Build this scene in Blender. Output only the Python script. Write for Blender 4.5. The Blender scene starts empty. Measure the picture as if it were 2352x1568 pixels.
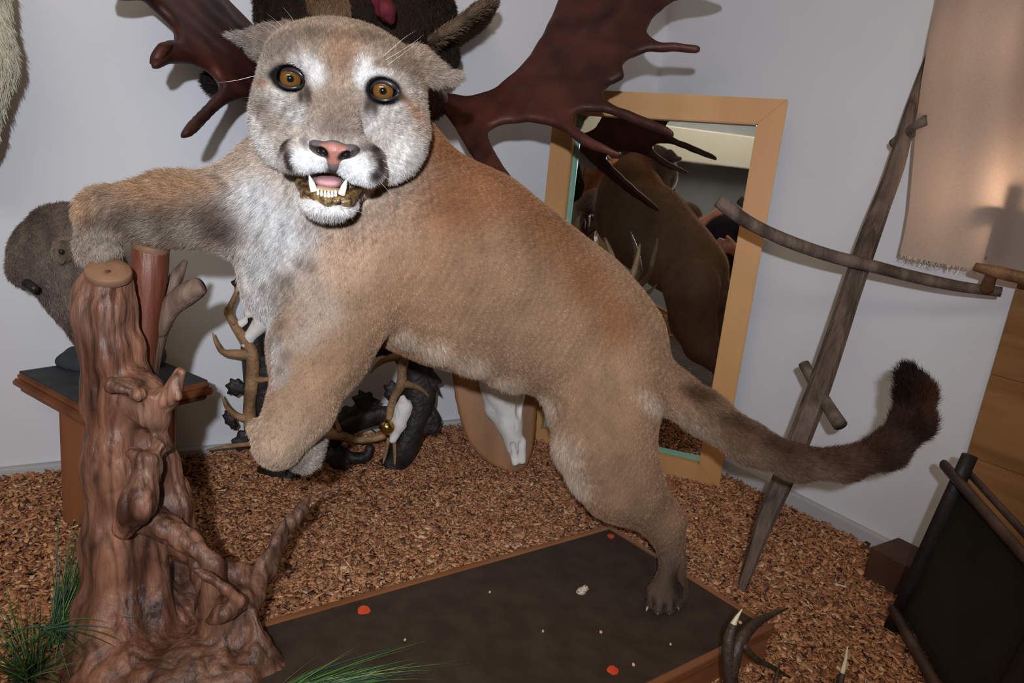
import bpy, bmesh, math
import numpy as np
from mathutils import Vector, Matrix

S = bpy.context.scene
rng = np.random.default_rng(11)

# ------------------------------------------------------------------ camera
FPX = 1568.0
PITCH, ROLL, CAM_H = math.radians(13.46), math.radians(7.0), 0.75
_R0 = np.array([1.0, 0, 0]); _U0 = np.array([0, math.sin(PITCH), math.cos(PITCH)])
FW = np.array([0, math.cos(PITCH), -math.sin(PITCH)])
RT = math.cos(ROLL) * _R0 + math.sin(ROLL) * _U0
UP = -math.sin(ROLL) * _R0 + math.cos(ROLL) * _U0
EYE = np.array([0, 0, CAM_H])
cam = bpy.data.objects.new('camera', bpy.data.cameras.new('camera'))
S.collection.objects.link(cam)
cam.matrix_world = Matrix(((RT[0], UP[0], -FW[0], EYE[0]), (RT[1], UP[1], -FW[1], EYE[1]),
                           (RT[2], UP[2], -FW[2], EYE[2]), (0, 0, 0, 1)))
cam.data.sensor_width = 36.0
cam.data.lens = 36.0 * FPX / 2352.0
cam.data.clip_start = 0.02
S.camera = cam

# ------------------------------------------------------------------ light
w = bpy.data.worlds.new('world'); S.world = w; w.use_nodes = True
w.node_tree.nodes['Background'].inputs[0].default_value = (1.0, 0.9, 0.74, 1)
w.node_tree.nodes['Background'].inputs[1].default_value = 0.02
S.view_settings.view_transform = 'Standard'
S.view_settings.look = 'None'
S.view_settings.gamma = 1.0
S.view_settings.use_curve_mapping = False
S.view_settings.exposure = 0.0


def light(name, kind, loc, energy, color, aim=None, **kw):
    l = bpy.data.lights.new(name, kind); l.energy = energy; l.color = color
    for k, v in kw.items(): setattr(l, k, v)
    o = bpy.data.objects.new(name, l); S.collection.objects.link(o); o.location = loc
    if aim is not None:
        o.rotation_euler = (Vector(aim) - Vector(loc)).to_track_quat('-Z', 'Y').to_euler()
    return o


def ray(x, y): return (x - 1176) / FPX * RT - (y - 784) / FPX * UP + FW
def P(x, y, d): return EYE + d * ray(x, y)
def Z(x, y, z):
    v = ray(x, y); return EYE + (z - CAM_H) / v[2] * v
def PL(x, y, o, n):
    v = ray(x, y); return EYE + ((o - EYE) @ n) / (v @ n) * v
def PJ(X):
    v = np.asarray(X) - EYE; d = v @ FW
    return np.stack([1176 + FPX * (v @ RT) / d, 784 - FPX * (v @ UP) / d, d], -1)
def nz(v): v = np.asarray(v, float); return v / np.linalg.norm(v)


fl = EYE - 0.02 * RT + 0.085 * UP - 0.22 * FW
light('camera_flash', 'SPOT', fl, 74.0, (0.90, 0.96, 1.06), P(1020, 300, 1.6), spot_size=math.radians(108), spot_blend=1.0, shadow_soft_size=0.013)
light('ceiling_lamp_light', 'AREA', (-0.1, 0.45, 1.92), 7.5, (1.0, 0.74, 0.42), (-0.1, 0.75, 0), shape='RECTANGLE', size=1.6, size_y=1.0)
light('rear_fill_light', 'AREA', (-0.5, -1.3, 1.92), 28.0, (1.0, 0.93, 0.82), (-0.5, -1.3, 0), shape='RECTANGLE', size=1.6, size_y=1.0)  # added fill that brightens the rear room for the mirror, no known lamp

# ------------------------------------------------------------------ helpers
def lin(r, g, b):
    c = np.array([r, g, b], float) / 255.0
    return np.where(c <= 0.04045, c / 12.92, ((c + 0.055) / 1.055) ** 2.4)
def C4(c): return (float(c[0]), float(c[1]), float(c[2]), 1.0)


def tag(o, label=None, cat=None, group=None, kind=None):
    if label: o['label'] = label
    if cat: o['category'] = cat
    if group: o['group'] = group
    if kind: o['kind'] = kind
    return o


def link(name, me, mat=None, parent=None):
    o = bpy.data.objects.new(name, me); S.collection.objects.link(o)
    if mat is not None: me.materials.append(mat)
    if parent is not None:
        o.parent = parent
        o.matrix_parent_inverse = parent.matrix_world.inverted() if parent.type != 'EMPTY' else Matrix.Translation(-Vector(parent.location))
    return o


def thing(name, loc, label, cat, group=None):
    o = bpy.data.objects.new(name, None); S.collection.objects.link(o); o.location = Vector(loc)
    o.empty_display_size = 0.05
    return tag(o, label, cat, group)


def mesh_np(name, V, Fc, smooth=True):
    me = bpy.data.meshes.new(name)
    V = np.ascontiguousarray(V, np.float32)
    if isinstance(Fc, np.ndarray):
        n, m = Fc.shape
        me.vertices.add(len(V)); me.vertices.foreach_set('co', V.ravel())
        me.loops.add(n * m); me.loops.foreach_set('vertex_index', Fc.ravel().astype(np.int32))
        me.polygons.add(n); me.polygons.foreach_set('loop_start', np.arange(0, n * m, m, dtype=np.int32))
        me.update(calc_edges=True); me.validate()
    else:
        me.from_pydata(V.tolist(), [], [list(map(int, f)) for f in Fc])
    if smooth: me.polygons.foreach_set('use_smooth', np.ones(len(me.polygons), bool))
    me.update()
    return me


def set_col(me, col, name='col'):
    a = me.color_attributes.new(name, 'FLOAT_COLOR', 'POINT')
    c = np.ones((len(me.vertices), 4), np.float32); c[:, :3] = col
    a.data.foreach_set('color', c.ravel())


_W = rng.normal(size=(40, 3)); _PH = rng.uniform(0, 6.28, 40)
def fnoise(X, scale, o=0, n=10):
    k = _W[(np.arange(n) + o) % 40] * (6.28 / scale) * 0.5
    return np.sin(X @ k.T + _PH[(np.arange(n) + o) % 40]).mean(1) * 2.0


def tube_np(pts, rad, ns=10, flat=1.0, wob=0.0, seed=0, sub=4, closed=False):
    """a swept round bar through pts (catmull-rom), radius per point"""
    pts = np.asarray(pts, float); rad = np.asarray(rad, float)
    if sub > 1 and len(pts) > 2:
        q = np.vstack([2 * pts[0] - pts[1], pts, 2 * pts[-1] - pts[-2]]); rr = np.r_[rad[0], rad, rad[-1]]
        o, ro = [], []
        for i in range(1, len(q) - 2):
            for t in np.arange(sub) / sub:
                a, b, c, d = q[i - 1:i + 3]
                o.append(0.5 * (2 * b + (c - a) * t + (2 * a - 5 * b + 4 * c - d) * t * t + (3 * b - a - 3 * c + d) * t ** 3))
                ro.append(rr[i] * (1 - t) + rr[i + 1] * t)
        o.append(q[-2]); ro.append(rr[-2]); pts = np.array(o); rad = np.array(ro)
    n = len(pts); T = np.gradient(pts, axis=0); T /= np.linalg.norm(T, axis=1)[:, None] + 1e-12
    a = nz(np.cross(T[0], [0.3, 0.9, 0.31])); V = []
    g = np.random.default_rng(seed); ph = g.uniform(0, 6.28, 6)
    for i in range(n):
        a = nz(a - T[i] * (a @ T[i])); b = np.cross(T[i], a)
        th = np.arange(ns) / ns * 2 * np.pi
        r = rad[i] * (1 + wob * (np.sin(2 * th + ph[0] + i * 0.31) * 0.5 + np.sin(3 * th + ph[1] - i * 0.53) * 0.4 + np.sin(i * 0.9 + ph[2]) * 0.4))
        V.append(pts[i] + (np.cos(th) * r)[:, None] * a + (np.sin(th) * r * flat)[:, None] * b)
    V = np.vstack(V); Fs = []
    for i in range(n - 1):
        for j in range(ns):
            k = (j + 1) % ns
            Fs.append([i * ns + j, i * ns + k, (i + 1) * ns + k, (i + 1) * ns + j])
    Fs.append(list(range(ns))[::-1]); Fs.append([(n - 1) * ns + j for j in range(ns)])
    return V, Fs


def merge(parts):
    V, Fs, o = [], [], 0
    for v, f in parts:
        V.append(v); Fs += [[i + o for i in q] for q in f]; o += len(v)
    return np.vstack(V), Fs


def tubes(name, lst, mat, parent=None, smooth=True):
    V, Fs = merge([tube_np(**t) for t in lst])
    return link(name, mesh_np(name, V, Fs, smooth), mat, parent)


def slab(name, o, a, b, c, mat, parent=None, bev=0.003):
    """box from corner o with edge vectors a, b, c, bevelled"""
    o, a, b, c = (np.asarray(q, float) for q in (o, a, b, c))
    bm = bmesh.new()
    v = [bm.verts.new(o + i * a + j * b + k * c) for i in (0, 1) for j in (0, 1) for k in (0, 1)]
    for f in ((0, 1, 3, 2), (4, 6, 7, 5), (0, 4, 5, 1), (2, 3, 7, 6), (0, 2, 6, 4), (1, 5, 7, 3)):
        bm.faces.new([v[i] for i in f])
    bmesh.ops.recalc_face_normals(bm, faces=bm.faces)
    if bev: bmesh.ops.bevel(bm, geom=bm.edges[:], offset=bev, segments=2, affect='EDGES', profile=0.6)
    me = bpy.data.meshes.new(name); bm.to_mesh(me); bm.free()
    return link(name, me, mat, parent)


def prism(name, poly3, vec, mat, parent=None, bev=0.002):
    bm = bmesh.new()
    vs = [bm.verts.new(p) for p in poly3]; f = bm.faces.new(vs)
    r = bmesh.ops.extrude_face_region(bm, geom=[f])
    bmesh.ops.translate(bm, verts=[q for q in r['geom'] if isinstance(q, bmesh.types.BMVert)], vec=Vector(vec))
    bmesh.ops.recalc_face_normals(bm, faces=bm.faces)
    if bev: bmesh.ops.bevel(bm, geom=bm.edges[:], offset=bev, segments=2, affect='EDGES')
    me = bpy.data.meshes.new(name); bm.to_mesh(me); bm.free()
    return link(name, me, mat, parent)


# ------------------------------------------------------------------ materials
def mat_base(name, rough=0.6, spec=0.3):
    m = bpy.data.materials.new(name); m.use_nodes = True
    b = m.node_tree.nodes['Principled BSDF']
    b.inputs['Roughness'].default_value = rough; b.inputs['Specular IOR Level'].default_value = spec
    return m, m.node_tree, b


def mat(name, c, c2=None, scale=8.0, stretch=(1, 1, 1), rough=0.6, spec=0.3, bump=0.0, bscale=None, metal=0.0, attr=None, detail=6.0, dist=0.0, lo=0.35, hi=0.65):
    """two tone noise material with bump in object space; attr multiplies a stored colour"""
    m, t, b = mat_base(name, rough, spec); N = t.nodes; L = t.links
    b.inputs['Metallic'].default_value = metal
    tc = N.new('ShaderNodeTexCoord'); mp = N.new('ShaderNodeMapping'); mp.inputs['Scale'].default_value = stretch
    L.new(tc.outputs['Object'], mp.inputs['Vector'])
    no = N.new('ShaderNodeTexNoise'); no.inputs['Scale'].default_value = scale; no.inputs['Detail'].default_value = detail
    no.inputs['Distortion'].default_value = dist
    L.new(mp.outputs['Vector'], no.inputs['Vector'])
    if c2 is None: c2 = c
    cr = N.new('ShaderNodeValToRGB'); cr.color_ramp.elements[0].position = lo; cr.color_ramp.elements[1].position = hi
    cr.color_ramp.elements[0].color = C4(c); cr.color_ramp.elements[1].color = C4(c2)
    L.new(no.outputs['Fac'], cr.inputs['Fac']); out = cr.outputs['Color']
    if attr:
        at = N.new('ShaderNodeAttribute'); at.attribute_name = attr
        mx = N.new('ShaderNodeMix'); mx.data_type = 'RGBA'; mx.blend_type = 'MULTIPLY'; mx.inputs['Factor'].default_value = 1.0
        L.new(out, mx.inputs[6]); L.new(at.outputs['Color'], mx.inputs[7]); out = mx.outputs[2]
    L.new(out, b.inputs['Base Color'])
    if bump:
        n2 = N.new('ShaderNodeTexNoise'); n2.inputs['Scale'].default_value = bscale or scale * 3; n2.inputs['Detail'].default_value = 8
        L.new(mp.outputs['Vector'], n2.inputs['Vector'])
        bp = N.new('ShaderNodeBump'); bp.inputs['Strength'].default_value = bump; bp.inputs['Distance'].default_value = 0.01
        L.new(n2.outputs['Fac'], bp.inputs['Height']); L.new(bp.outputs['Normal'], b.inputs['Normal'])
    return m


def hair_mat(name, gloss=0.012):
    m = bpy.data.materials.new(name); m.use_nodes = True; t = m.node_tree; N = t.nodes; L = t.links
    N.clear(); out = N.new('ShaderNodeOutputMaterial'); at = N.new('ShaderNodeAttribute'); at.attribute_name = 'hair_col'
    d = N.new('ShaderNodeBsdfDiffuse'); tr = N.new('ShaderNodeBsdfTranslucent'); g = N.new('ShaderNodeBsdfGlossy')
    g.inputs['Roughness'].default_value = 0.45
    L.new(at.outputs['Color'], d.inputs['Color']); L.new(at.outputs['Color'], tr.inputs['Color'])
    m1 = N.new('ShaderNodeMixShader'); m1.inputs[0].default_value = 0.25
    L.new(d.outputs[0], m1.inputs[1]); L.new(tr.outputs[0], m1.inputs[2])
    m2 = N.new('ShaderNodeMixShader'); m2.inputs[0].default_value = gloss
    L.new(m1.outputs[0], m2.inputs[1]); L.new(g.outputs[0], m2.inputs[2]); L.new(m2.outputs[0], out.inputs['Surface'])
    return m


HAIR = hair_mat('fur_strands')
SKIN = mat('fur_skin', (0.8, 0.8, 0.8), attr='col', rough=0.9, spec=0.1)

# ------------------------------------------------------------------ implicit solids
def d_rc(p, X):
    a, b, ra, rb = p['a'], p['b'], p['ra'], p['rb']
    ba = b - a; pa = X - a; t = np.clip((pa @ ba) / max(ba @ ba, 1e-12), 0, 1)
    return np.linalg.norm(pa - t[..., None] * ba, axis=-1) - (ra + (rb - ra) * t)
def d_el(p, X):
    q = (X - p['c']) @ p['R'].T
    k0 = np.linalg.norm(q / p['r'], axis=-1); k1 = np.linalg.norm(q / p['r'] ** 2, axis=-1)
    return k0 * (k0 - 1) / np.maximum(k1, 1e-9)
def dist(p, X): return d_rc(p, X) if 'a' in p else d_el(p, X)


def rc(a, b, ra, rb, k=0.02, sub=False, **kw):
    return dict(a=np.asarray(a, float), b=np.asarray(b, float), ra=ra, rb=rb, k=k, sub=sub, **kw)
def el(c, r, R=np.eye(3), k=0.02, sub=False, **kw):
    return dict(c=np.asarray(c, float), r=np.asarray(r, float), R=np.asarray(R, float), k=k, sub=sub, **kw)
def prc(a, b, k=0.02, **kw):
    """round cone from two (px, py, depth, radius_px)"""
    s = lambda q: q[3] * q[2] / FPX
    return rc(P(*a[:3]), P(*b[:3]), s(a), s(b), k, **kw)
def chain(pts, k=0.02, **kw): return [prc(pts[i], pts[i + 1], k, **kw) for i in range(len(pts) - 1)]


def axis_grid(lo, hi, step, fine=()):
    """coordinates with a coarse step and finer steps inside ranges"""
    x = lo; out = [lo]
    while x < hi:
        s = step
        for a, b, fs in fine:
            if a <= x <= b: s = min(s, fs)
            elif x < a: s = min(s, max(fs, (a - x) * 0.5))
            elif x > b: s = min(s, max(fs, fs + (x - b) * 0.5))
        x += s; out.append(x)
    return np.array(out)


def volume(prims, axes, pre=None):
    xs, ys, zs = axes; D = np.full((len(xs), len(ys), len(zs)), 1.0, np.float32)
    for p in prims:
        if 'a' in p:
            m = max(p['ra'], p['rb']); lo = np.minimum(p['a'], p['b']) - m; hi = np.maximum(p['a'], p['b']) + m
        else:
            m = p['r'].max(); lo = p['c'] - m; hi = p['c'] + m
        mg = p['k'] * 1.2 + 0.03; lo = lo - mg; hi = hi + mg
        sl = tuple(slice(max(0, np.searchsorted(g, l) - 1), np.searchsorted(g, h) + 1) for g, l, h in zip(axes, lo, hi))
        gx, gy, gz = xs[sl[0]], ys[sl[1]], zs[sl[2]]
        if min(len(gx), len(gy), len(gz)) == 0: continue
        X = np.stack(np.meshgrid(gx, gy, gz, indexing='ij'), -1)
        d = dist(p, X).astype(np.float32); k = p['k']; cur = D[sl]
        if p['sub']:
            d = -d; h = np.maximum(k - np.abs(cur - d), 0) / k; D[sl] = np.maximum(cur, d) + h * h * k / 4
        else:
            h = np.maximum(k - np.abs(cur - d), 0) / k; D[sl] = np.minimum(cur, d) - h * h * k / 4
    return D


def surface_nets(D, axes):
    xs, ys, zs = axes; sh = np.array(D.shape); ins = D < 0
    cs = sh - 1; acc = {}
    I, Pt = [], []; quads = []
    for ax in range(3):
        a = [slice(None)] * 3; b = [slice(None)] * 3; a[ax] = slice(0, -1); b[ax] = slice(1, None)
        ia, ib = ins[tuple(a)], ins[tuple(b)]
        e = np.argwhere(ia != ib)
        if len(e) == 0: continue
        e2 = e.copy(); e2[:, ax] += 1
        d0 = D[tuple(e.T)].astype(float); d1 = D[tuple(e2.T)].astype(float); t = d0 / (d0 - d1)
        co = np.stack([xs[e[:, 0]], ys[e[:, 1]], zs[e[:, 2]]], -1)
        c2 = np.stack([xs[e2[:, 0]], ys[e2[:, 1]], zs[e2[:, 2]]], -1)
        pt = co + t[:, None] * (c2 - co)
        u, v = [(1, 2), (2, 0), (0, 1)][ax]
        idx = []
        ok = (e[:, u] > 0) & (e[:, v] > 0) & (e[:, u] < cs[u]) & (e[:, v] < cs[v])
        e, pt = e[ok], pt[ok]; fl_ = ins[tuple(e.T)]
        for du, dv in ((0, 0), (-1, 0), (-1, -1), (0, -1)):
            c = e.copy(); c[:, u] += du; c[:, v] += dv
            lid = (c[:, 0] * cs[1] + c[:, 1]) * cs[2] + c[:, 2]
            I.append(lid); Pt.append(pt); idx.append(lid)
        q = np.stack(idx, -1)
        q[~fl_] = q[~fl_][:, ::-1]
        quads.append(q)
    I = np.concatenate(I); Pt = np.concatenate(Pt); Q = np.concatenate(quads)
    ids, inv = np.unique(I, return_inverse=True); cnt = np.bincount(inv)
    V = np.stack([np.bincount(inv, Pt[:, j]) / cnt for j in range(3)], -1)
    return V, np.searchsorted(ids, Q)


def relax(V, Q, it=2, f=0.5):
    n = len(V)
    e = np.concatenate([Q[:, [0, 1]], Q[:, [1, 2]], Q[:, [2, 3]], Q[:, [3, 0]]])
    for _ in range(it):
        s = np.stack([np.bincount(e[:, 0], V[e[:, 1], j], n) + np.bincount(e[:, 1], V[e[:, 0], j], n) for j in range(3)], -1)
        c = np.bincount(e[:, 0], minlength=n) + np.bincount(e[:, 1], minlength=n)
        V = V * (1 - f) + f * s / c[:, None]
    return V


def normals(V, Q):
    fn = np.cross(V[Q[:, 2]] - V[Q[:, 0]], V[Q[:, 3]] - V[Q[:, 1]])
    N = np.stack([sum(np.bincount(Q[:, k], fn[:, j], len(V)) for k in range(4)) for j in range(3)], -1)
    return N / (np.linalg.norm(N, axis=1)[:, None] + 1e-12)


def solid(prims, step=0.006, fine=((), (), ()), it=2, pad=0.02):
    los, his = [], []
    for p in prims:
        if p['sub']: continue
        if 'a' in p: m = max(p['ra'], p['rb']); los.append(np.minimum(p['a'], p['b']) - m); his.append(np.maximum(p['a'], p['b']) + m)
        else: m = p['r'].max(); los.append(p['c'] - m); his.append(p['c'] + m)
    lo = np.min(los, 0) - pad; hi = np.max(his, 0) + pad
    axes = [axis_grid(lo[i], hi[i], step, fine[i]) for i in range(3)]
    D = volume(prims, axes); V, Q = surface_nets(D, axes)
    return relax(V, Q, it), Q


def blend_attrs(prims, V, soft=0.02):
    """colour, hair length and hair direction of a surface blended from its solids"""
    use = [p for p in prims if not p['sub'] and 'col' in p]
    Dm = np.stack([dist(p, V) for p in use], 1)
    Wt = np.exp(-np.clip(Dm - Dm.min(1)[:, None], 0, 1) / soft); Wt /= Wt.sum(1)[:, None]
    col = Wt @ np.array([p['col'] for p in use]); hl = Wt @ np.array([p.get('hl', 0.01) for p in use])
    fl = []
    for p in use:
        f = p.get('flow')
        if f is None: f = nz(p['b'] - p['a']) if 'a' in p else np.array([0, 0, -1.0])
        fl.append(f)
    return col, hl, Wt @ np.array(fl)


def surf_pt(V, N, x, y):
    """the nearest surface point in the direction of a photo pixel"""
    pj = PJ(V); fr = ((EYE - V) * N).sum(1) > 0
    r2 = (pj[:, 0] - x) ** 2 + (pj[:, 1] - y) ** 2
    cand = np.where(fr & (r2 < 14 ** 2))[0]
    if len(cand) == 0:
        return V[np.argmin(r2 + (~fr) * 1e6)]
    d = pj[cand, 2]; cand = cand[d < d.min() + 0.03]
    return V[cand[np.argmin(r2[cand])]]


def fur(name, V, Q, N, col, hl, flow, density, n, parent, lay=0.75, jit=0.25, rad=0.0003, cv=0.2, npt=4, mask=None, droop=0.15, seed=3, clump=0.0, tick=0.0):
    g = np.random.default_rng(seed)
    T = np.concatenate([Q[:, [0, 1, 2]], Q[:, [0, 2, 3]]])
    A = np.linalg.norm(np.cross(V[T[:, 1]] - V[T[:, 0]], V[T[:, 2]] - V[T[:, 0]]), axis=1) * density[T].mean(1)
    t = T[g.choice(len(T), n, p=A / A.sum())]
    u = np.sqrt(g.random(n)); v = g.random(n); B = np.stack([1 - u, u * (1 - v), u * v], 1)
    ip = lambda a: (a[t] * (B[..., None] if a.ndim == 2 else B)).sum(1)
    p, nn, c, L, f = ip(V), ip(N), ip(col), ip(hl), ip(flow)
    nn /= np.linalg.norm(nn, axis=1)[:, None] + 1e-9
    f = f - nn * (f * nn).sum(1)[:, None]; f /= np.linalg.norm(f, axis=1)[:, None] + 1e-6
    L = L * g.uniform(0.6, 1.25, n)
    jx = g.normal(size=(n, 3)) * jit
    if clump: jx += np.stack([fnoise(p, 0.012, o) for o in (0, 13, 26)], 1) * clump
    d0 = nn * (1.15 - lay) + f * lay * 0.6 + jx; d0 /= np.linalg.norm(d0, axis=1)[:, None]
    d1 = nn * (0.9 - lay) * 0.6 + f * lay + jx * 1.2; d1[:, 2] -= droop; d1 /= np.linalg.norm(d1, axis=1)[:, None]
    tt = np.linspace(0, 1, npt)
    X = p[:, None] - nn[:, None] * 0.0008 + L[:, None, None] * (tt[None, :, None] * d0[:, None] * (1 - 0.5 * tt)[None, :, None] + (tt ** 2)[None, :, None] * d1[:, None] * 0.5)
    hc = bpy.data.hair_curves.new(name); hc.add_curves([npt] * n)
    hc.attributes['position'].data.foreach_set('vector', X.astype(np.float32).ravel())
    ra = hc.attributes.new('radius', 'FLOAT', 'POINT') if 'radius' not in hc.attributes else hc.attributes['radius']
    rr = (rad * (0.6 + 0.4 * np.clip(L / 0.012, 0, 2)))[:, None] * np.array([1.0, 0.9, 0.65, 0.15])[None, :npt]
    ra.data.foreach_set('value', rr.astype(np.float32).ravel())
    c = c * np.exp(g.normal(size=(n, 1)) * cv) * (1 + tick * np.clip(fnoise(p, .0045, 3, 14)[:, None] * 1.6, -1, 1))
    ca = hc.attributes.new('hair_col', 'FLOAT_COLOR', 'CURVE')
    cc = np.ones((n, 4), np.float32); cc[:, :3] = np.clip(c, 0, 0.97); ca.data.foreach_set('color', cc.ravel())
    return link(name, hc, HAIR, parent)


def pip(poly, X):
    """signed distance to a 2d polygon, positive inside"""
    n = len(poly); d = np.full(len(X), 1e9); ins = np.zeros(len(X), bool)
    for i in range(n):
        a, b = poly[i], poly[(i + 1) % n]; ba = b - a; pa = X - a
        h = np.clip((pa @ ba) / (ba @ ba + 1e-15), 0, 1); d = np.minimum(d, np.linalg.norm(pa - h[:, None] * ba, axis=1))
        c = (a[1] > X[:, 1]) != (b[1] > X[:, 1])
        with np.errstate(divide='ignore', invalid='ignore'):
            ins ^= c & (X[:, 0] < (b[0] - a[0]) * (X[:, 1] - a[1]) / (b[1] - a[1]) + a[0])
    return np.where(ins, d, -d)


def smooth_poly(poly, sub=3):
    q = np.asarray(poly, float); n = len(q); out = []
    for i in range(n):
        a, b, c, d = q[i - 1], q[i], q[(i + 1) % n], q[(i + 2) % n]
        for t in np.arange(sub) / sub:
            out.append(0.5 * (2 * b + (c - a) * t + (2 * a - 5 * b + 4 * c - d) * t * t + (3 * b - a - 3 * c + d) * t ** 3))
    return np.array(out)


def inflate(poly3, T, wd, step=0.004, bend=None, rough=0.0, sub=3, it=2):
    """a solid with a given outline (3d points near one plane), thick T and rounded over width wd; bend(u, v) moves it along its normal"""
    q = np.asarray(poly3, float); c = q.mean(0); _, _, vh = np.linalg.svd(q - c)
    ex, ey, n = vh
    if n @ (EYE - c) < 0: n = -n; ey = -ey
    if np.cross(ex, ey) @ n < 0: ey = -ey
    p2 = smooth_poly(np.stack([(q - c) @ ex, (q - c) @ ey], 1), sub)
    lo = p2.min(0) - 3 * step; hi = p2.max(0) + 3 * step
    xs = np.arange(lo[0], hi[0], step); ys = np.arange(lo[1], hi[1], step); zs = np.linspace(-T * 0.5 - 2.2 * step, T * 0.5 + 2.2 * step, max(7, int((T + 4.4 * step) / min(step, T / 5)) + 1))
    X = np.stack(np.meshgrid(xs, ys, indexing='ij'), -1).reshape(-1, 2)
    s = pip(p2, X); h = 0.5 * T * np.sqrt(np.clip(1 - (1 - np.clip(s / wd, 0, 1)) ** 2, 0, 1)); h = np.where(s < 0, s, h)
    D = (np.abs(zs)[None, :] - h[:, None]).reshape(len(xs), len(ys), len(zs)).astype(np.float32)
    V, Q = surface_nets(D, (xs, ys, zs)); V = relax(V, Q, it, 0.4)
    w_ = V[:, 2].copy()
    if bend is not None: w_ = w_ + bend(V[:, 0], V[:, 1])
    W3 = c + V[:, :1] * ex + V[:, 1:2] * ey + w_[:, None] * n
    if rough: W3 = W3 + n * (fnoise(W3, 0.05)[:, None] * rough)
    return W3, Q
# ------------------------------------------------------------------ the room
_a = math.radians(34.4)
DB = np.array([math.cos(_a), math.sin(_a), 0]); DR = np.array([math.sin(_a), -math.cos(_a), 0]); ZU = np.array([0, 0, 1.0])
K = np.array([0.343, 2.207, 0]); CEIL = 1.95; LOWZ = -0.75
NB, NR = DR.copy(), -DB.copy()          # inward normals of the back and right walls
LB, LR = 3.6, 4.6
PLASTER = mat('wall_plaster', (0.65, 0.65, 0.68), (0.68, 0.68, 0.70), scale=3, rough=0.92, spec=0.1, bump=0.05, bscale=240)
GREYW = mat('grey_wall_paint', (0.25, 0.265, 0.28), (0.30, 0.315, 0.33), scale=4, rough=0.9, spec=0.1)
CEILM = mat('ceiling_paint', (0.40, 0.37, 0.31), (0.44, 0.41, 0.35), scale=3, rough=0.95, spec=0.05)
LOWF = mat('visitor_floor_boards', (0.16, 0.10, 0.06), (0.24, 0.15, 0.09), scale=6, stretch=(1, 8, 1), rough=0.5, spec=0.3)
SKIRT = mat('skirting_grey', (0.42, 0.42, 0.43), (0.47, 0.47, 0.47), scale=6, rough=0.7, spec=0.2)
PINE = mat('pine_board', (0.20, 0.088, 0.030), (0.31, 0.15, 0.056), scale=5, stretch=(.35, .35, 3.0), rough=0.55, spec=0.25, bump=0.04, bscale=18, dist=1.0)


def room(name, o, a, b, c, m, bev=0):
    return tag(slab(name, o, a, b, c, m, bev=bev), kind='structure')


tz = LOWZ * ZU; H_ = (CEIL - LOWZ) * ZU
room('wall_back', K - LB * DB + tz, (LB + 0.12) * DB, H_, -0.12 * DR, PLASTER)
room('wall_right', K + tz, LR * DR, H_, 0.12 * DB, PLASTER)
room('wall_left', K - LB * DB + tz, LR * DR, H_, -0.12 * DB, GREYW)
room('wall_rear', K - LB * DB + LR * DR + tz, (LB + 0.12) * DB, H_ - 0.62 * ZU, 0.12 * DR, GREYW)
room('wall_rear_upper', K - LB * DB + LR * DR + (CEIL - 0.62) * ZU, (LB + 0.12) * DB, 0.62 * ZU, 0.12 * DR, CEILM)
room('ceiling', K - LB * DB + CEIL * ZU - 0.12 * DR - 0.12 * DB, (LB + 0.24) * DB, (LR + 0.24) * DR, 0.1 * ZU, CEILM)
room('floor_lower', K - LB * DB + tz - 0.1 * ZU, (LB + 0.12) * DB, (LR + 0.12) * DR, 0.1 * ZU, LOWF)
CHIPBED = mat('chip_bed', (0.20, 0.10, 0.055), (0.34, 0.19, 0.105), scale=60, rough=0.95, spec=0.05, bump=0.4, bscale=160)
DEPTH_D = 1.45


def chip_h(X):
    a = (X[:, :2] - K[:2]) @ DB[:2]; b = (X[:, :2] - K[:2]) @ DR[:2]
    h = 0.030 * np.exp(-b / 0.16) + 0.022 * np.exp(a / 0.12) + 0.012
    h = h + 0.007 * fnoise(np.c_[X[:, :2], np.zeros(len(X))], 0.35)
    return np.maximum(h, 0.003)


fl_lo = K - LB * DB
room('floor', fl_lo - 0.06 * ZU, LB * DB, DEPTH_D * DR, 0.06 * ZU, CHIPBED)
room('trim_1', fl_lo + DEPTH_D * DR + LOWZ * ZU, LB * DB, 0.03 * DR, (-LOWZ + 0.02) * ZU, PINE)
# skirting boards
for nm, o, d, n, l in (('baseboard_back', K - LB * DB, DB, NB, LB), ('baseboard_right', K, DR, NR, LR - 1.0)):
    room(nm, o, l * d, (0.05 if n is NB else 0.07) * ZU, 0.018 * n, SKIRT, 0.004)

# wood chip litter: a heap nobody could count, one object
nc = 140000
pxy = np.c_[rng.uniform(-2.4, -.014, nc), rng.uniform(0.014, DEPTH_D - .02, nc)]
near = rng.random(nc) < 0.8
u_ = rng.uniform(0, 1, nc)
pxy[near, 0] = rng.uniform(-1.75, -0.02, near.sum()); pxy[near, 1] = rng.uniform(0.02, 1.3, near.sum())
pos = K + pxy[:, :1] * DB + pxy[:, 1:] * DR
pos[:, 2] = chip_h(pos) + rng.uniform(-0.006, 0.006, nc)
Lc = rng.gamma(2.2, 0.0015, nc) + 0.0015; Wc = np.minimum(Lc * 0.8, rng.gamma(3.0, 0.0008, nc) + 0.0012); Tc = rng.uniform(0.0004, 0.0013, nc)
yaw = rng.uniform(0, 6.28, nc); tl = rng.normal(0, 0.42, (nc, 2))
e1 = np.c_[np.cos(yaw), np.sin(yaw), tl[:, 0]]; e1 /= np.linalg.norm(e1, axis=1)[:, None]
e3 = np.c_[rng.normal(0, 0.25, nc), tl[:, 1], np.ones(nc)]; e3 -= e1 * (e3 * e1).sum(1)[:, None]; e3 /= np.linalg.norm(e3, axis=1)[:, None]
e2 = np.cross(e3, e1)
tp = rng.uniform(0.45, 1.0, nc); sk = rng.normal(0, 0.25, nc)
CV = []
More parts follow.
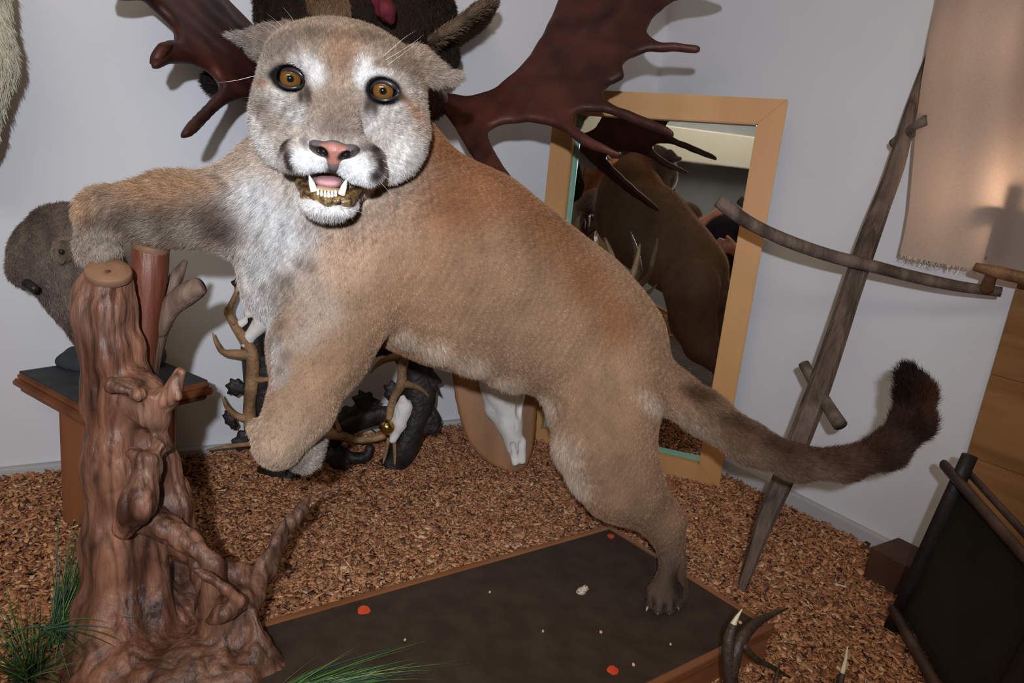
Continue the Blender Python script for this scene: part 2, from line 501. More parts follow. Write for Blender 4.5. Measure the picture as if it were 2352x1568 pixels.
for sx, sy, sz in ((-1, -1, -1), (-1, 1, -1), (1, 1, -1), (1, -1, -1), (-1, -1, 1), (-1, 1, 1), (1, 1, 1), (1, -1, 1)):
    ww = Wc * (tp if sx > 0 else 1.0)
    CV.append(pos + e1 * (sx * Lc + sy * sk * Wc)[:, None] + e2 * (sy * ww)[:, None] + e3 * (sz * Tc + 0.12 * Lc * (sx * sy) * rng.uniform(-1, 1))[:, None])
CV = np.stack(CV, 1).reshape(-1, 3)
fb = np.array([[0, 1, 2, 3], [7, 6, 5, 4], [0, 4, 5, 1], [1, 5, 6, 2], [2, 6, 7, 3], [3, 7, 4, 0]])
CF = (fb[None] + (np.arange(nc) * 8)[:, None, None]).reshape(-1, 4)
me = mesh_np('wood_chips', CV, CF, False)
pal = np.array([lin(214, 164, 128), lin(202, 148, 110), lin(186, 130, 96), lin(164, 112, 82), lin(130, 88, 66), lin(228, 192, 162), lin(80, 60, 50), lin(190, 134, 104)])
pc = pal[rng.choice(8, nc, p=[.2, .23, .2, .14, .07, .05, .03, .08])] * rng.uniform(0.85, 1.35, (nc, 1)) * np.array([.76, .73, .66])
set_col(me, np.repeat(pc, 8, 0))
CHIP = mat('chip_wood', (0.86, 0.84, 0.82), (1, 1, 1), scale=90, stretch=(1, 1, 1), attr='col', rough=0.75, spec=0.2)
tag(link('wood_chips', me, CHIP), 'brown wood chip litter covering the whole display floor', 'wood chips', kind='stuff')
# ------------------------------------------------------------------ the mountain lion
HD = 0.80; PXM = HD / FPX


def Hp(x, y, dz): return P(x, y, HD - dz * PXM)


_hz = -nz(ray(785, 250)); _t = math.radians(8)
_hx = RT - _hz * (RT @ _hz); _hx = nz(_hx); _hy = np.cross(_hz, _hx)
HX = math.cos(_t) * _hx - math.sin(_t) * _hy; HY = math.sin(_t) * _hx + math.cos(_t) * _hy
HR = np.stack([HX, HY, _hz])


def hrot(deg):
    """head frame turned in the picture plane of the face"""
    a = math.radians(deg)
    return np.stack([math.cos(a) * HX + math.sin(a) * HY, -math.sin(a) * HX + math.cos(a) * HY, _hz])


def hel(x, y, dz, rx, ry, rz, k=22, rot=0, sub=False, **kw):
    return el(Hp(x, y, dz), np.array([rx, ry, rz]) * PXM, hrot(rot), k * PXM, sub, **kw)
def hrc(a, b, k=22, sub=False, **kw):
    return rc(Hp(*a[:3]), Hp(*b[:3]), a[3] * PXM, b[3] * PXM, k * PXM, sub, **kw)


TAN = lin(164, 131, 103) ; TAN2 = lin(158, 115, 80); PALE = lin(208, 186, 166); WHITE = lin(238, 236, 232); GREY = lin(160, 148, 138); DKB = lin(60, 42, 34); MID = lin(154, 121, 95)
bd = dict(hl=0.0046)
U3 = np.array([0, 0, -1.0])
prims = []
# trunk, tail-ward flow
prims += [prc((790, 280, .93, 128), (850, 400, 1.00, 165), .05, col=TAN2, hl=.0045, flow=nz(P(1100, 620, 1.1) - P(850, 350, .95)))]
prims += [prc((850, 400, 1.00, 165), (900, 545, 1.03, 218), .05, col=TAN2, **bd)]
prims += chain([(900, 545, 1.03, 218), (1060, 618, 1.09, 216), (1200, 690, 1.14, 184), (1310, 745, 1.18, 160), (1385, 800, 1.20, 128)], .05, col=TAN, **bd)
# chest
cf = nz(P(640, 780, .93) - P(740, 480, .93))
prims += [prc((745, 470, .955, 150), (715, 640, .955, 135), .05, col=PALE, hl=.010, flow=cf)]
prims += [prc((640, 470, .95, 100), (650, 650, .93, 72), .04, col=WHITE, hl=.011, flow=cf)]
# near fore leg, hanging
prims += [prc((800, 620, .95, 160), (735, 800, .90, 112), .018, col=TAN, hl=.0045)]
prims += [prc((735, 800, .90, 110), (692, 935, .850, 70), .018, col=TAN, hl=.0042)]
prims += [prc((692, 935, .850, 70), (640, 1020, .82, 56), .02, col=lin(166, 138, 112), hl=.0042)]
prims += [prc((655, 1020, .85, 50), (700, 1045, .885, 38), .006, col=GREY, hl=.004), prc((700, 1045, .885, 38), (722, 1022, .91, 28), .006, col=lin(190, 180, 170), hl=.008)]
prims += [prc((592, 985, .835, 22), (610, 1010, .83, 24), .012, col=PALE, hl=.010)]
# far fore leg over the log
prims += [prc((615, 440, .945, 86), (560, 480, .93, 86), .04, col=PALE, hl=.016), prc((560, 480, .93, 86), (400, 480, .915, 70), .03, col=MID, hl=.013)]
prims += [prc((400, 480, .915, 70), (245, 488, .90, 55), .03, col=MID, hl=.012), prc((240, 492, .90, 52), (218, 560, .88, 36), .015, col=PALE, hl=.012)]
for tx, ty, td, r in ((196, 588, .872, 17), (214, 600, .858, 18), (240, 590, .862, 16), (262, 578, .875, 15)):
    prims += [prc((218, 560, .88, 26), (tx, ty, td, r), .010, col=GREY, hl=.009)]
prims += [prc((640, 380, .955, 66), (760, 380, .96, 120), .04, col=MID, hl=.012)]
# hind leg seen
prims += [prc((1385, 800, 1.17, 140), (1392, 900, 1.15, 122), .04, col=TAN, hl=.0045, flow=U3), prc((1392, 900, 1.15, 122), (1388, 1010, 1.125, 108), .03, col=TAN, hl=.0042)]
prims += [prc((1388, 1010, 1.125, 108), (1425, 1105, 1.125, 88), .03, col=MID, hl=.0042), prc((1425, 1105, 1.125, 88), (1520, 1195, 1.15, 46), .03, col=MID, hl=.004)]
prims += [prc((1520, 1195, 1.15, 44), (1541, 1280, 1.155, 23), .02, col=MID, hl=.0045), prc((1541, 1280, 1.155, 23), (1530, 1335, 1.148, 22), .012, col=lin(126, 106, 90), hl=.0045)]
for (kx, ky, kd), (tx, ty, td), r in (((1503, 1350, 1.128), (1492, 1380, 1.122), 14), ((1518, 1362, 1.12), (1511, 1394, 1.114), 15), ((1540, 1362, 1.124), (1537, 1394, 1.118), 15), ((1556, 1352, 1.135), (1558, 1382, 1.13), 13)):
    prims += [prc((1529, 1328, 1.146, 19), (kx, ky, kd, 14), .006, col=lin(120, 100, 84), hl=.004), prc((kx, ky, kd, 14), (tx, ty, td, r), .004, col=lin(104, 86, 74), hl=.004)]
# hind leg behind it
prims += [prc((1420, 810, 1.30, 115), (1405, 980, 1.27, 92), .04, col=TAN, hl=.0045), prc((1405, 980, 1.27, 92), (1440, 1090, 1.27, 72), .03, col=MID, hl=.0042)]
prims += [prc((1440, 1090, 1.27, 72), (1535, 1195, 1.26, 38), .02, col=MID, hl=.004), prc((1535, 1195, 1.26, 38), (1552, 1290, 1.225, 22), .015, col=MID, hl=.0045)]
prims += [prc((1552, 1290, 1.225, 22), (1558, 1362, 1.19, 22), .012, col=DKB * 2, hl=.004)]
# tail
tl_ = [(1455, 850, 1.20, 78), (1540, 898, 1.19, 50), (1620, 948, 1.17, 46), (1720, 1018, 1.14, 41), (1830, 1063, 1.11, 34), (1940, 1066, 1.09, 31), (2038, 1034, 1.08, 33), (2096, 968, 1.08, 33), (2104, 905, 1.08, 28), (2086, 860, 1.085, 19)]
for i in range(len(tl_) - 1):
    prims += [prc(tl_[i], tl_[i + 1], .03 if i == 0 else .02, col=[MID, MID, lin(140, 110, 88), lin(118, 92, 74), lin(98, 74, 58), lin(82, 58, 45), lin(58, 38, 28), lin(36, 23, 18), lin(28, 19, 15)][i], hl=[.008, .009, .010, .011, .011, .012, .015, .019, .020][i])]

# ---- head
out = lambda x, y: nz(-_hz * 0.7 + HX * (x - 770) / 300 - HY * (y - 300) / 300)
TAUPE = lin(140, 118, 98)
hp = []
hp += [hel(792, 196, -85, 192, 146, 160, 30, col=TAUPE, hl=.004, flow=nz(-_hz + HY * .8))]
hp += [hel(778, 150, -22, 150, 80, 74, 40, col=lin(168, 146, 124), hl=.0055, flow=nz(-_hz * .4 + HY))]
hp += [hel(652, 272, -74, 76, 112, 92, 40, col=lin(190, 180, 168), hl=.009, flow=out(600, 330))]
hp += [hel(908, 300, -74, 78, 114, 92, 40, col=lin(200, 188, 174), hl=.009, flow=out(960, 380))]
hp += [hel(778, 362, -55, 132, 62, 100, 40, col=lin(208, 196, 182), hl=.009, flow=out(770, 420))]
hp += [hrc((776, 186, 0, 58), (768, 296, 68, 46), 30, col=lin(160, 136, 116), hl=.0035, flow=nz(HY * .9 - _hz * .4))]
hp += [hel(742, 300, 56, 26, 46, 40, 26, col=lin(160, 136, 116), hl=.0035, flow=nz(HY * .9 - _hz * .4)), hel(794, 306, 56, 26, 46, 40, 26, col=lin(160, 136, 116), hl=.0035, flow=nz(HY * .9 - _hz * .4))]
hp += [hel(768, 352, 42, 92, 54, 60, 26, col=lin(204, 196, 186), hl=.005, flow=out(770, 400))]
hp += [hel(709, 366, 66, 50, 38, 44, 20, col=WHITE, hl=.0045, flow=out(640, 400), rot=14), hel(824, 384, 66, 50, 40, 44, 20, col=WHITE, hl=.0045, flow=out(900, 420), rot=-24)]
hp += [hrc((672, 350, 40, 26), (664, 372, 34, 24), 16, col=lin(150, 120, 104), hl=.004, flow=out(600, 400)), hrc((856, 364, 40, 26), (862, 392, 32, 24), 16, col=lin(150, 120, 104), hl=.004, flow=out(930, 430))]
hp += [hel(752, 474, 34, 52, 18, 46, 14, col=WHITE, hl=.008, flow=nz(-HY - _hz * .6)), hel(752, 462, 0, 62, 30, 56, 20, col=WHITE, hl=.009, flow=nz(-HY - _hz * .6))]
hp += [hrc((752, 455, 0, 42), (784, 400, -80, 72), 30, col=PALE, hl=.010, flow=nz(-HY - _hz))]
hp += [hrc((628, 160, 6, 20), (712, 150, 22, 26), 22, col=lin(208, 198, 188), hl=.004, flow=out(600, 60)), hrc((842, 176, 22, 26), (922, 192, 4, 20), 22, col=lin(208, 198, 188), hl=.004, flow=out(990, 90))]
hp += [hrc((632, 214, -6, 24), (702, 232, 4, 24), 24, col=lin(206, 200, 194), hl=.004, flow=out(600, 300)), hrc((846, 256, 4, 24), (918, 244, -8, 24), 24, col=lin(206, 200, 194), hl=.004, flow=out(960, 330))]
# ears, laid flat to the sides
hp += [hrc((662, 108, -85, 54), (604, 100, -104, 37), 20, col=lin(118, 104, 94), hl=.012, flow=nz(-HX + HY * .6)), hel(548, 85, -112, 30, 13, 9, 9, rot=4, col=lin(160, 150, 142), hl=.0045, flow=nz(-HX)), hrc((600, 98, -110, 28), (556, 87, -112, 13), 9, col=lin(150, 140, 132), hl=.010, flow=nz(-HX - HY * .2))]
hp += [hrc((960, 150, -100, 44), (1000, 168, -110, 28), 18, col=lin(140, 118, 98), hl=.012, flow=nz(HX + HY * .6)), hel(1048, 177, -112, 28, 14, 9, 9, rot=6, col=lin(160, 148, 138), hl=.0045, flow=nz(HX)), hrc((1000, 172, -110, 25), (1040, 177, -112, 13), 9, col=lin(150, 138, 128), hl=.010, flow=nz(HX - HY * .2))]
EYES = [(667, 181, 6), (880, 209, 6)]
for x, y, dz in EYES: hp += [hrc((x, y, dz + 8, 24), (x, y, dz + 90, 40), 6, sub=True), hel(x, y, dz + 16, 33, 22, 22, 5, rot=-4, sub=True)]
# mouth: the gap, then the outer corners
hp += [hel(753, 426, 60, 58, 25, 70, 8, rot=2, sub=True), hel(755, 406, 50, 42, 15, 80, 6, rot=2, sub=True)]
prims += hp
fx = [[], [], []]
hb = [Hp(515, 40, -140), Hp(1085, 510, -140), Hp(500, 40, 150), Hp(1085, 510, 150)]
for i in range(3):
    fx[i] = [(min(q[i] for q in hb) - .01, max(q[i] for q in hb) + .01, 0.0024)]
fx[1] = [(Hp(770, 300, 160)[1] - .01, Hp(600, 300, -120)[1], 0.0024)]
V, Q = solid(prims, 0.0065, fx, it=1)
N = normals(V, Q)
CAL = ((V - V.mean(0)) * N).sum(1).mean()
print('lion verts', len(V), 'outward', CAL > 0)
col, hl, flow = blend_attrs(prims, V, 0.018)


def paint(x, y, r, c, s=1.0, ry=None, ang=0, hlen=None, dep=1.6):
    """a fur marking or painted shade: a soft patch round a point of the coat"""
    global col, hl, flow
    p = surf_pt(V, N, x, y); dpt = (p - EYE) @ FW; q = V - p; sc = FPX / dpt
    a = math.radians(ang); u = q @ RT * sc; v = -q @ UP * sc; d = q @ FW * sc
    uu = u * math.cos(a) + v * math.sin(a); vv = -u * math.sin(a) + v * math.cos(a)
    wgt = (s * np.exp(-((uu / r) ** 2 + (vv / (ry or r)) ** 2 + (d / (dep * max(r, ry or r))) ** 2) ** 1.5))[:, None]
    col = col * (1 - wgt) + np.asarray(c) * wgt
    if hlen: hl = hl * (1 - wgt[:, 0]) + hlen * wgt[:, 0]
    if hlen and hlen > .015: flow = flow * (1 - wgt) + np.array([0.15, 0, -1.0]) * wgt


RUST = lin(146, 97, 62)
for x, y, r in ((1080, 370, 90), (1180, 450, 90), (1270, 530, 90), (1350, 640, 80), (1420, 740, 60), (1000, 330, 60), (1050, 460, 90)): paint(x, y, r, RUST, .75)
for x, y, r in ((640, 520, 90), (600, 620, 60), (610, 720, 50), (680, 560, 70), (580, 450, 60)): paint(x, y, r, lin(220, 220, 220), .8)
for x, y, r in ((612, 740, 40), (628, 800, 36), (640, 860, 32), (620, 690, 40)): paint(x, y, r, lin(206, 200, 196), .8)
for x, y, r in ((700, 640, 80), (730, 720, 60), (690, 780, 40)): paint(x, y, r, lin(190, 174, 160), .6)
for x, y, r in ((648, 745, 16), (640, 780, 14), (655, 815, 18), (645, 850, 14), (660, 640, 18), (720, 610, 20), (610, 655, 14), (690, 600, 14)): paint(x, y, r, lin(110, 96, 88), .6)
for x, y, r in ((640, 700, 40), (620, 790, 28), (650, 860, 30), (640, 640, 22), (700, 520, 26)): paint(x, y, r, lin(150, 132, 118), .5)
paint(790, 590, 70, lin(226, 190, 160), .6)
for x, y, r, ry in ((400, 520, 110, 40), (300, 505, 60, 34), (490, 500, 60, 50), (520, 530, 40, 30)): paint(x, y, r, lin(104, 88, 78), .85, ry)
for x, y, r in ((440, 535, 40), (340, 530, 36), (250, 560, 30), (220, 540, 30)): paint(x, y, r, lin(176, 164, 150), .6)
paint(206, 505, 20, lin(90, 76, 66), .8)
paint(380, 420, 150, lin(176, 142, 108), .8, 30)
paint(190, 470, 40, lin(196, 160, 124), .7)
for x, y, r in ((930, 780, 30), (1000, 810, 40), (1080, 845, 40), (1160, 890, 40), (1240, 950, 40), (1290, 1040, 50), (1320, 1110, 40)): paint(x, y, r, lin(196, 176, 158), .75, hlen=.02)
paint(1500, 930, 50, lin(196, 178, 160), .7, 22, 35, hlen=.014)
paint(1600, 990, 70, lin(180, 158, 138), .6, 25, 35, hlen=.012)
for x, y, r in ((1600, 905, 50), (1690, 965, 50), (1780, 1015, 50), (1880, 1035, 50), (1980, 1015, 50), (2060, 960, 36)): paint(x, y, r, lin(70, 46, 34), .8, 22, 20)
for x, y, r in ((1700, 1040, 50), (1800, 1090, 50), (1900, 1095, 50)): paint(x, y, r, lin(150, 128, 108), .45, 22, 20)
paint(2130, 930, 26, lin(96, 58, 40), .7, 50)
for x, y, r in ((1545, 1300, 40), (1555, 1350, 30)): paint(x, y, r, lin(110, 88, 74), .7)
paint(1556, 1345, 20, lin(40, 32, 30), .85, 36)
for x, y in ((1502, 1388), (1525, 1392), (1548, 1386), (1484, 1372)): paint(x, y, 6, lin(34, 28, 26), .9, 14)  # shade between the hind toes, painted into the coat colour
# face
for x, y, r, ry, a in ((706, 146, 36, 22, 30), (692, 158, 26, 16, 25), (728, 178, 24, 26, 0), (834, 160, 24, 34, 0), (838, 184, 22, 24, 0), (872, 168, 32, 13, 14)): paint(x, y, r, lin(240, 236, 232), .85, ry, a)
for x, y, r in ((640, 226, 30), (690, 262, 28), (905, 252, 32), (858, 285, 30)): paint(x, y, r, lin(222, 217, 212), .75)
for x, y, r in ((600, 325, 36), (625, 360, 32), (585, 290, 24), (930, 345, 50), (900, 396, 40), (950, 310, 30)): paint(x, y, r, lin(238, 233, 226), .8)
paint(612, 258, 30, lin(128, 110, 98), .55, 46); paint(962, 280, 36, lin(170, 138, 112), .55, 56)
paint(768, 262, 44, lin(132, 112, 98), .8, 50); paint(772, 222, 34, lin(156, 134, 116), .6, 26); paint(768, 300, 40, lin(120, 100, 88), .5, 20)
paint(782, 108, 40, lin(150, 110, 76), .6, 60); paint(636, 108, 56, lin(98, 86, 78), .7, 34); paint(936, 150, 56, lin(120, 98, 80), .65, 40)
paint(720, 78, 60, lin(104, 86, 74), .7, 24); paint(840, 84, 60, lin(112, 88, 70), .7, 24); paint(780, 140, 26, lin(140, 112, 88), .6, 50); paint(780, 190, 24, lin(186, 160, 136), .5, 26)
paint(690, 138, 10, lin(100, 84, 76), .5, 20, -20); paint(872, 148, 12, lin(120, 96, 78), .5, 20, 20)
for x, y, r, ry, a in ((706, 370, 36, 24, 14), (728, 386, 28, 18, 8), (824, 390, 36, 26, 10), (798, 394, 26, 18, 0)): paint(x, y, r, lin(252, 252, 252), .97, ry, a)
for x, y, r, ry, a in ((656, 330, 20, 30, 15), (661, 360, 17, 28, -10), (668, 384, 11, 12, 0), (862, 346, 18, 26, -14), (872, 378, 17, 28, 10), (860, 404, 17, 14, 0)): paint(x, y, r, lin(52, 34, 30), .97, ry, a, hlen=.005)
for x, y, r, ry, a in ((705, 214, 14, 24, -20), (690, 222, 9, 16, 0), (847, 240, 13, 24, 20), (862, 248, 9, 17, 0)): paint(x, y, r, lin(66, 48, 40), .9, ry, a, hlen=.003)
for x, y, _ in EYES:
    q_ = (V - Hp(x, y, dz + 22)) @ hrot(-2).T / (np.array([41, 31, 60]) * PXM); wgt_ = np.clip((1.18 - np.linalg.norm(q_, axis=1)) / .22, 0, 1)[:, None]
    col = col * (1 - wgt_) + lin(20, 17, 17) * wgt_; hl = hl * (1 - wgt_[:, 0]) + .0012 * wgt_[:, 0]
paint(632, 175, 22, lin(22, 18, 18), 1, 11, 6, hlen=.0015); paint(921, 222, 22, lin(22, 18, 18), 1, 11, 24, hlen=.0015)
paint(598, 192, 34, lin(160, 112, 78), .6, 11, 20); paint(945, 250, 34, lin(176, 120, 84), .6, 11, 50)
paint(764, 392, 13, lin(70, 64, 64), .95, 18, hlen=.0015)
for x, y in ((700, 326), (834, 342)): paint(x, y, 10, lin(100, 96, 100), .7, 20, -20 if x < 760 else 20, hlen=.002)
paint(755, 425, 60, lin(40, 22, 18), 1.0, 22, 4, hlen=.0005)
paint(688, 418, 14, lin(40, 28, 22), .9, 12, hlen=.001); paint(826, 432, 14, lin(40, 28, 22), .9, 12, hlen=.001)
paint(752, 482, 50, lin(248, 246, 242), .8, 18)
col = col * (1 + 0.14 * fnoise(V, 0.10)[:, None] + 0.10 * fnoise(V, 0.02, 12)[:, None])
bel = hl > .014
col[bel] *= (1 - .22 * np.clip(fnoise(V[bel], .028, 5), 0, 1))[:, None]
# keep the strands out of mouth and sockets
den = np.ones(len(V))
for x, y, dz in EYES:
    den[np.linalg.norm((V - Hp(x, y, dz + 18)) @ HR.T / (np.array([36, 27, 60]) * PXM), axis=1) < 1.05] = 0
mq = (V - Hp(753, 426, 60)) @ hrot(2).T / (np.array([62, 27, 90]) * PXM)
den[np.linalg.norm(mq, axis=1) < 1.06] = 0
nq = (V - Hp(767, 352, 105)) @ HR.T / (np.array([50, 21, 36]) * PXM)
den[np.linalg.norm(nq, axis=1) < 1.0] = 0
hd = np.linalg.norm(V - Hp(780, 270, -40), axis=1) < 0.16
back = ((EYE - V) * N).sum(1) < -0.15
den *= np.where(hd, 2.2, 1.0) * np.where(back, 0.35, 1.0)
me = mesh_np('mountain_lion', V, Q); set_col(me, np.clip(col * np.where(den > 0, .7, 1.0)[:, None], 0, 1))
lion = tag(link('mountain_lion', me, SKIN), 'large tan mounted mountain lion with open mouth, one paw raised over the root stump', 'mountain lion')
fur('fur', V, Q, N, col, hl, flow, den, 900000, lion, lay=.72, jit=.15, rad=.00017, cv=.27, clump=.14, tick=.30)

# eyes
PUP = mat('eye_pupil', (0.004, 0.004, 0.004), rough=0.05, spec=0.6)
def iris_mat():
    m, t, b = mat_base('eye_amber', 0.04, 0.6); Nn = t.nodes; L = t.links
    b.inputs['Coat Weight'].default_value = 1.0; b.inputs['Coat Roughness'].default_value = 0.02
    at = Nn.new('ShaderNodeAttribute'); at.attribute_name = 'col'; L.new(at.outputs['Color'], b.inputs['Base Color'])
    return m
IRIS = iris_mat(); LID = mat('eye_rim_skin', (0.012, 0.010, 0.010), (0.03, 0.026, 0.026), scale=60, rough=0.3, spec=0.5)
for x, y, dz in EYES:
    c = Hp(x, y, dz); r = 27 * PXM; ez = nz(EYE - c); bm = bmesh.new(); bmesh.ops.create_uvsphere(bm, u_segments=64, v_segments=40, radius=r)
    me = bpy.data.meshes.new('eye'); bm.to_mesh(me); bm.free()
    v = np.empty(len(me.vertices) * 3, np.float32); me.vertices.foreach_get('co', v); v = v.reshape(-1, 3)
    ang = np.degrees(np.arccos(np.clip(v[:, 2] / r, -1, 1)))
    cc = np.where((ang < 15.5)[:, None], np.array([.003, .003, .003]), np.where((ang < 22)[:, None], lin(62, 54, 28), np.where((ang < 54)[:, None], lin(104, 67, 29), lin(18, 14, 12))))
    set_col(me, cc); v[:, 2] *= 0.92
    ex = nz(np.cross([0, 0, 1], ez)); ey = np.cross(ez, ex); Rm = np.stack([ex, ey, ez], 1)
    me.vertices.foreach_set('co', np.ascontiguousarray(v @ Rm.T + c, np.float32).ravel()); me.polygons.foreach_set('use_smooth', np.ones(len(me.polygons), bool)); me.update()
    eo = link('eye', me, IRIS, lion)
    sd = -1 if x < 770 else 1; a0 = 8
    ring = []; rr = []
    for th in np.linspace(0, 2 * np.pi, 29)[:-1]:
        ca, sa = math.cos(th), math.sin(th)
        ox = 29 * ca; oy = (21 if sa > 0 else 21) * sa - (3 if abs(ca) > .8 else 0) * 0
        if ca * sd > .6: ox += sd * 7 * (abs(ca) - .6) / .4
        if ca * sd < -.6: ox -= sd * 5 * (abs(ca) - .6) / .4; oy -= 4 * (abs(ca) - .6) / .4
        d2 = (ox / 29) ** 2 + (oy / 29) ** 2
        px = x + ox * math.cos(math.radians(a0)) + oy * math.sin(math.radians(a0)); py = y - oy * math.cos(math.radians(a0)) + ox * math.sin(math.radians(a0))
        ring.append(Hp(px, py, dz + 27 * math.sqrt(max(0.12, 1 - d2 * .72)) + 1)); rr.append((5.6 if sa > 0 else 4.2) * PXM)
    ring.append(ring[0]); rr.append(rr[0])
    tubes('eyelid', [dict(pts=ring, rad=rr, ns=10, sub=2)], LID, lion)

# nose leather
npr = [hel(767, 340, 103, 50, 12, 25, 10, rot=0), hel(733, 341, 101, 24, 15, 25, 8, rot=-25), hel(802, 349, 101, 24, 15, 25, 8, rot=25),
       hrc((767, 345, 112, 20), (766, 380, 98, 12), 12), hel(742, 348, 134, 12, 7, 28, 4, rot=-35, sub=True), hel(793, 356, 134, 12, 7, 28, 4, rot=35, sub=True),
       hrc((732, 348, 130, 5.5), (704, 330, 112, 5), 3, sub=True), hrc((802, 357, 130, 5.5), (831, 338, 112, 5), 3, sub=True)]
nv, nq_ = solid(npr, 0.0010, it=1, pad=.006)
me = mesh_np('nose', nv, nq_)
pjn = np.linalg.norm((nv - Hp(766, 354, 124)) @ HR.T / (np.array([44, 26, 60]) * PXM), axis=1)
w_ = np.clip((pjn - .72) / .3, 0, 1)[:, None]
nc_ = lin(160, 106, 92) * (1 - w_) + lin(92, 86, 88) * w_
for x, y in ((741, 344), (793, 352)):
    g_ = np.clip(1.5 - np.linalg.norm((nv - Hp(x, y + 4, 112)) @ hrot(-35 if x < 767 else 35).T / (np.array([15, 8, 30]) * PXM), axis=1), 0, .5)[:, None] * 2; nc_ = nc_ * (1 - g_) + lin(22, 14, 14) * g_
for a_, b_ in (((734, 347, 118), (706, 331, 106)), ((800, 355, 118), (829, 339, 106))):
    sd_ = dist(rc(Hp(*a_), Hp(*b_), 0, 0), nv); g_ = np.exp(-(sd_ / (8 * PXM)) ** 2)[:, None]; nc_ = nc_ * (1 - g_ * .9) + lin(30, 22, 22) * g_ * .9
g_ = np.exp(-(np.linalg.norm(nv - Hp(766, 392, 100), axis=1) / (12 * PXM)) ** 2)[:, None]; nc_ = nc_ * (1 - g_) + lin(80, 74, 76) * g_
set_col(me, nc_)
link('nose', me, mat('nose_leather', (0.88, 0.85, 0.85), (1, 1, 1), scale=250, attr='col', rough=0.42, spec=0.45, bump=0.15, bscale=700), lion)

# mouth parts
GUM = mat('gum_varnished', (0.020, 0.011, 0.007), (0.26, 0.15, 0.05), scale=150, rough=0.2, spec=0.55, bump=0.3, bscale=300, lo=.35, hi=.72)
TON = mat('tongue_pink', (0.50, 0.24, 0.25), (0.58, 0.30, 0.31), scale=200, rough=0.5, bump=0.3, bscale=600)
TOO = mat('tooth_enamel', (0.74, 0.68, 0.52), (0.80, 0.76, 0.64), scale=50, rough=0.2, spec=0.5)
gv, gq = solid([hrc((690, 420, 12, 12), (706, 448, 52, 13), 8), hrc((706, 448, 52, 13), (752, 462, 72, 12), 8), hrc((752, 462, 72, 12), (800, 460, 52, 13), 8), hrc((800, 460, 52, 13), (820, 432, 12, 12), 8),
                hel(752, 448, 44, 44, 12, 34, 10)], .0012, it=2, pad=.006)
gv = gv + normals(gv, gq) * fnoise(gv, .006)[:, None] * .0006
link('gum', mesh_np('gum', gv, gq), GUM, lion)
tv, tq = solid([hel(754, 418, 26, 27, 12, 44, 8), hel(768, 417, 22, 17, 10, 40, 8), hel(741, 416, 22, 16, 10, 40, 8)], .0014, it=2, pad=.006)
link('tongue', mesh_np('tongue', tv, tq), TON, lion)
iv, iq = solid([hel(752, 438, 30, 38, 12, 36, 8)], .0014, it=1, pad=.006); link('inner_gum', mesh_np('inner_gum', iv, iq), mat('inner_gum_pale', (.44, .32, .18), (.56, .44, .28), scale=120, rough=.3), lion)
def tooth(nm, b, t, r): tubes(nm, [dict(pts=[Hp(*b), Hp((b[0] * .5 + t[0] * .5), (b[1] + t[1]) / 2, (b[2] + t[2]) / 2 + 3), Hp(*t)], rad=np.array([r, r * .8, r * (.16 if r > 5 else .6)]) * PXM, ns=12, sub=4)], TOO, lion)
tooth('canine_tooth', (722, 440, 72), (710, 402, 76), 8.5); tooth('canine_tooth', (784, 447, 72), (796, 411, 76), 8.5)
for i in range(6):
    a = i / 5.0; x = 731 + 40 * a
    tooth('incisor_tooth', (x, 447 + 4 * math.sin(a * 3.14) + a * 3, 76 + 5 * math.sin(a * 3.14)), (x - .5, 434 + 3 * math.sin(a * 3.14) + a * 3, 79 + 5 * math.sin(a * 3.14)), 3.9)

# whiskers, brow hairs and claws
WH = mat('whisker', (0.75, 0.72, 0.66), (0.82, 0.8, 0.75), rough=0.3)
wl = []
def wk(pts, r=.8, dz=(60, 50, 20)): wl.append(dict(pts=[Hp(x, y, z) for (x, y), z in zip(pts, dz)], rad=np.array([r, r * .7, r * .15]) * PXM, ns=5, sub=4))
for q in (((695, 118), (650, 62), (612, 30)), ((692, 112), (675, 50), (648, 14)), ((688, 130), (640, 70), (600, 45)), ((880, 130), (925, 90), (955, 70)), ((885, 138), (940, 105), (975, 78)), ((890, 150), (930, 120), (968, 92))): wk(q, .34, (40, 20, 0))
for q in (((660, 350), (620, 345), (560, 342)), ((662, 362), (640, 372), (600, 382)), ((665, 378), (640, 384), (610, 392)), ((668, 372), (640, 360), (596, 352)), ((868, 352), (910, 356), (960, 372)), ((872, 366), (905, 378), (946, 402)), ((872, 380), (900, 392), (936, 410)), ((870, 395), (890, 410), (920, 430)), ((864, 408), (880, 425), (900, 448)), ((780, 485), (800, 492), (812, 508)), ((700, 470), (685, 482), (680, 496)), ((800, 480), (830, 488), (845, 500))): wk(q, .32, (50, 44, 30))
wk(((600, 170), (545, 184), (500, 190)), .7, (-40, -60, -70))
for t_ in wl: tubes('whisker', [t_], WH, lion)
CLAW = mat('claw_horn', (0.10, 0.08, 0.06), (0.55, 0.48, 0.38), scale=80, rough=0.3)
for (x, y, d), (x2, y2, d2) in (((1488, 1392, 1.12), (1484, 1404, 1.115)), ((1512, 1400, 1.114), (1510, 1414, 1.112)), ((1536, 1400, 1.12), (1537, 1413, 1.118)), ((1556, 1390, 1.13), (1560, 1402, 1.13))):
    tubes('claw', [dict(pts=[P(x, y, d), P((x + x2) / 2, (y + y2) / 2 - 1, (d + d2) / 2 - .002), P(x2, y2, d2)], rad=np.array([3.4, 2.6, .5]) * d / FPX, ns=8)], CLAW, lion)
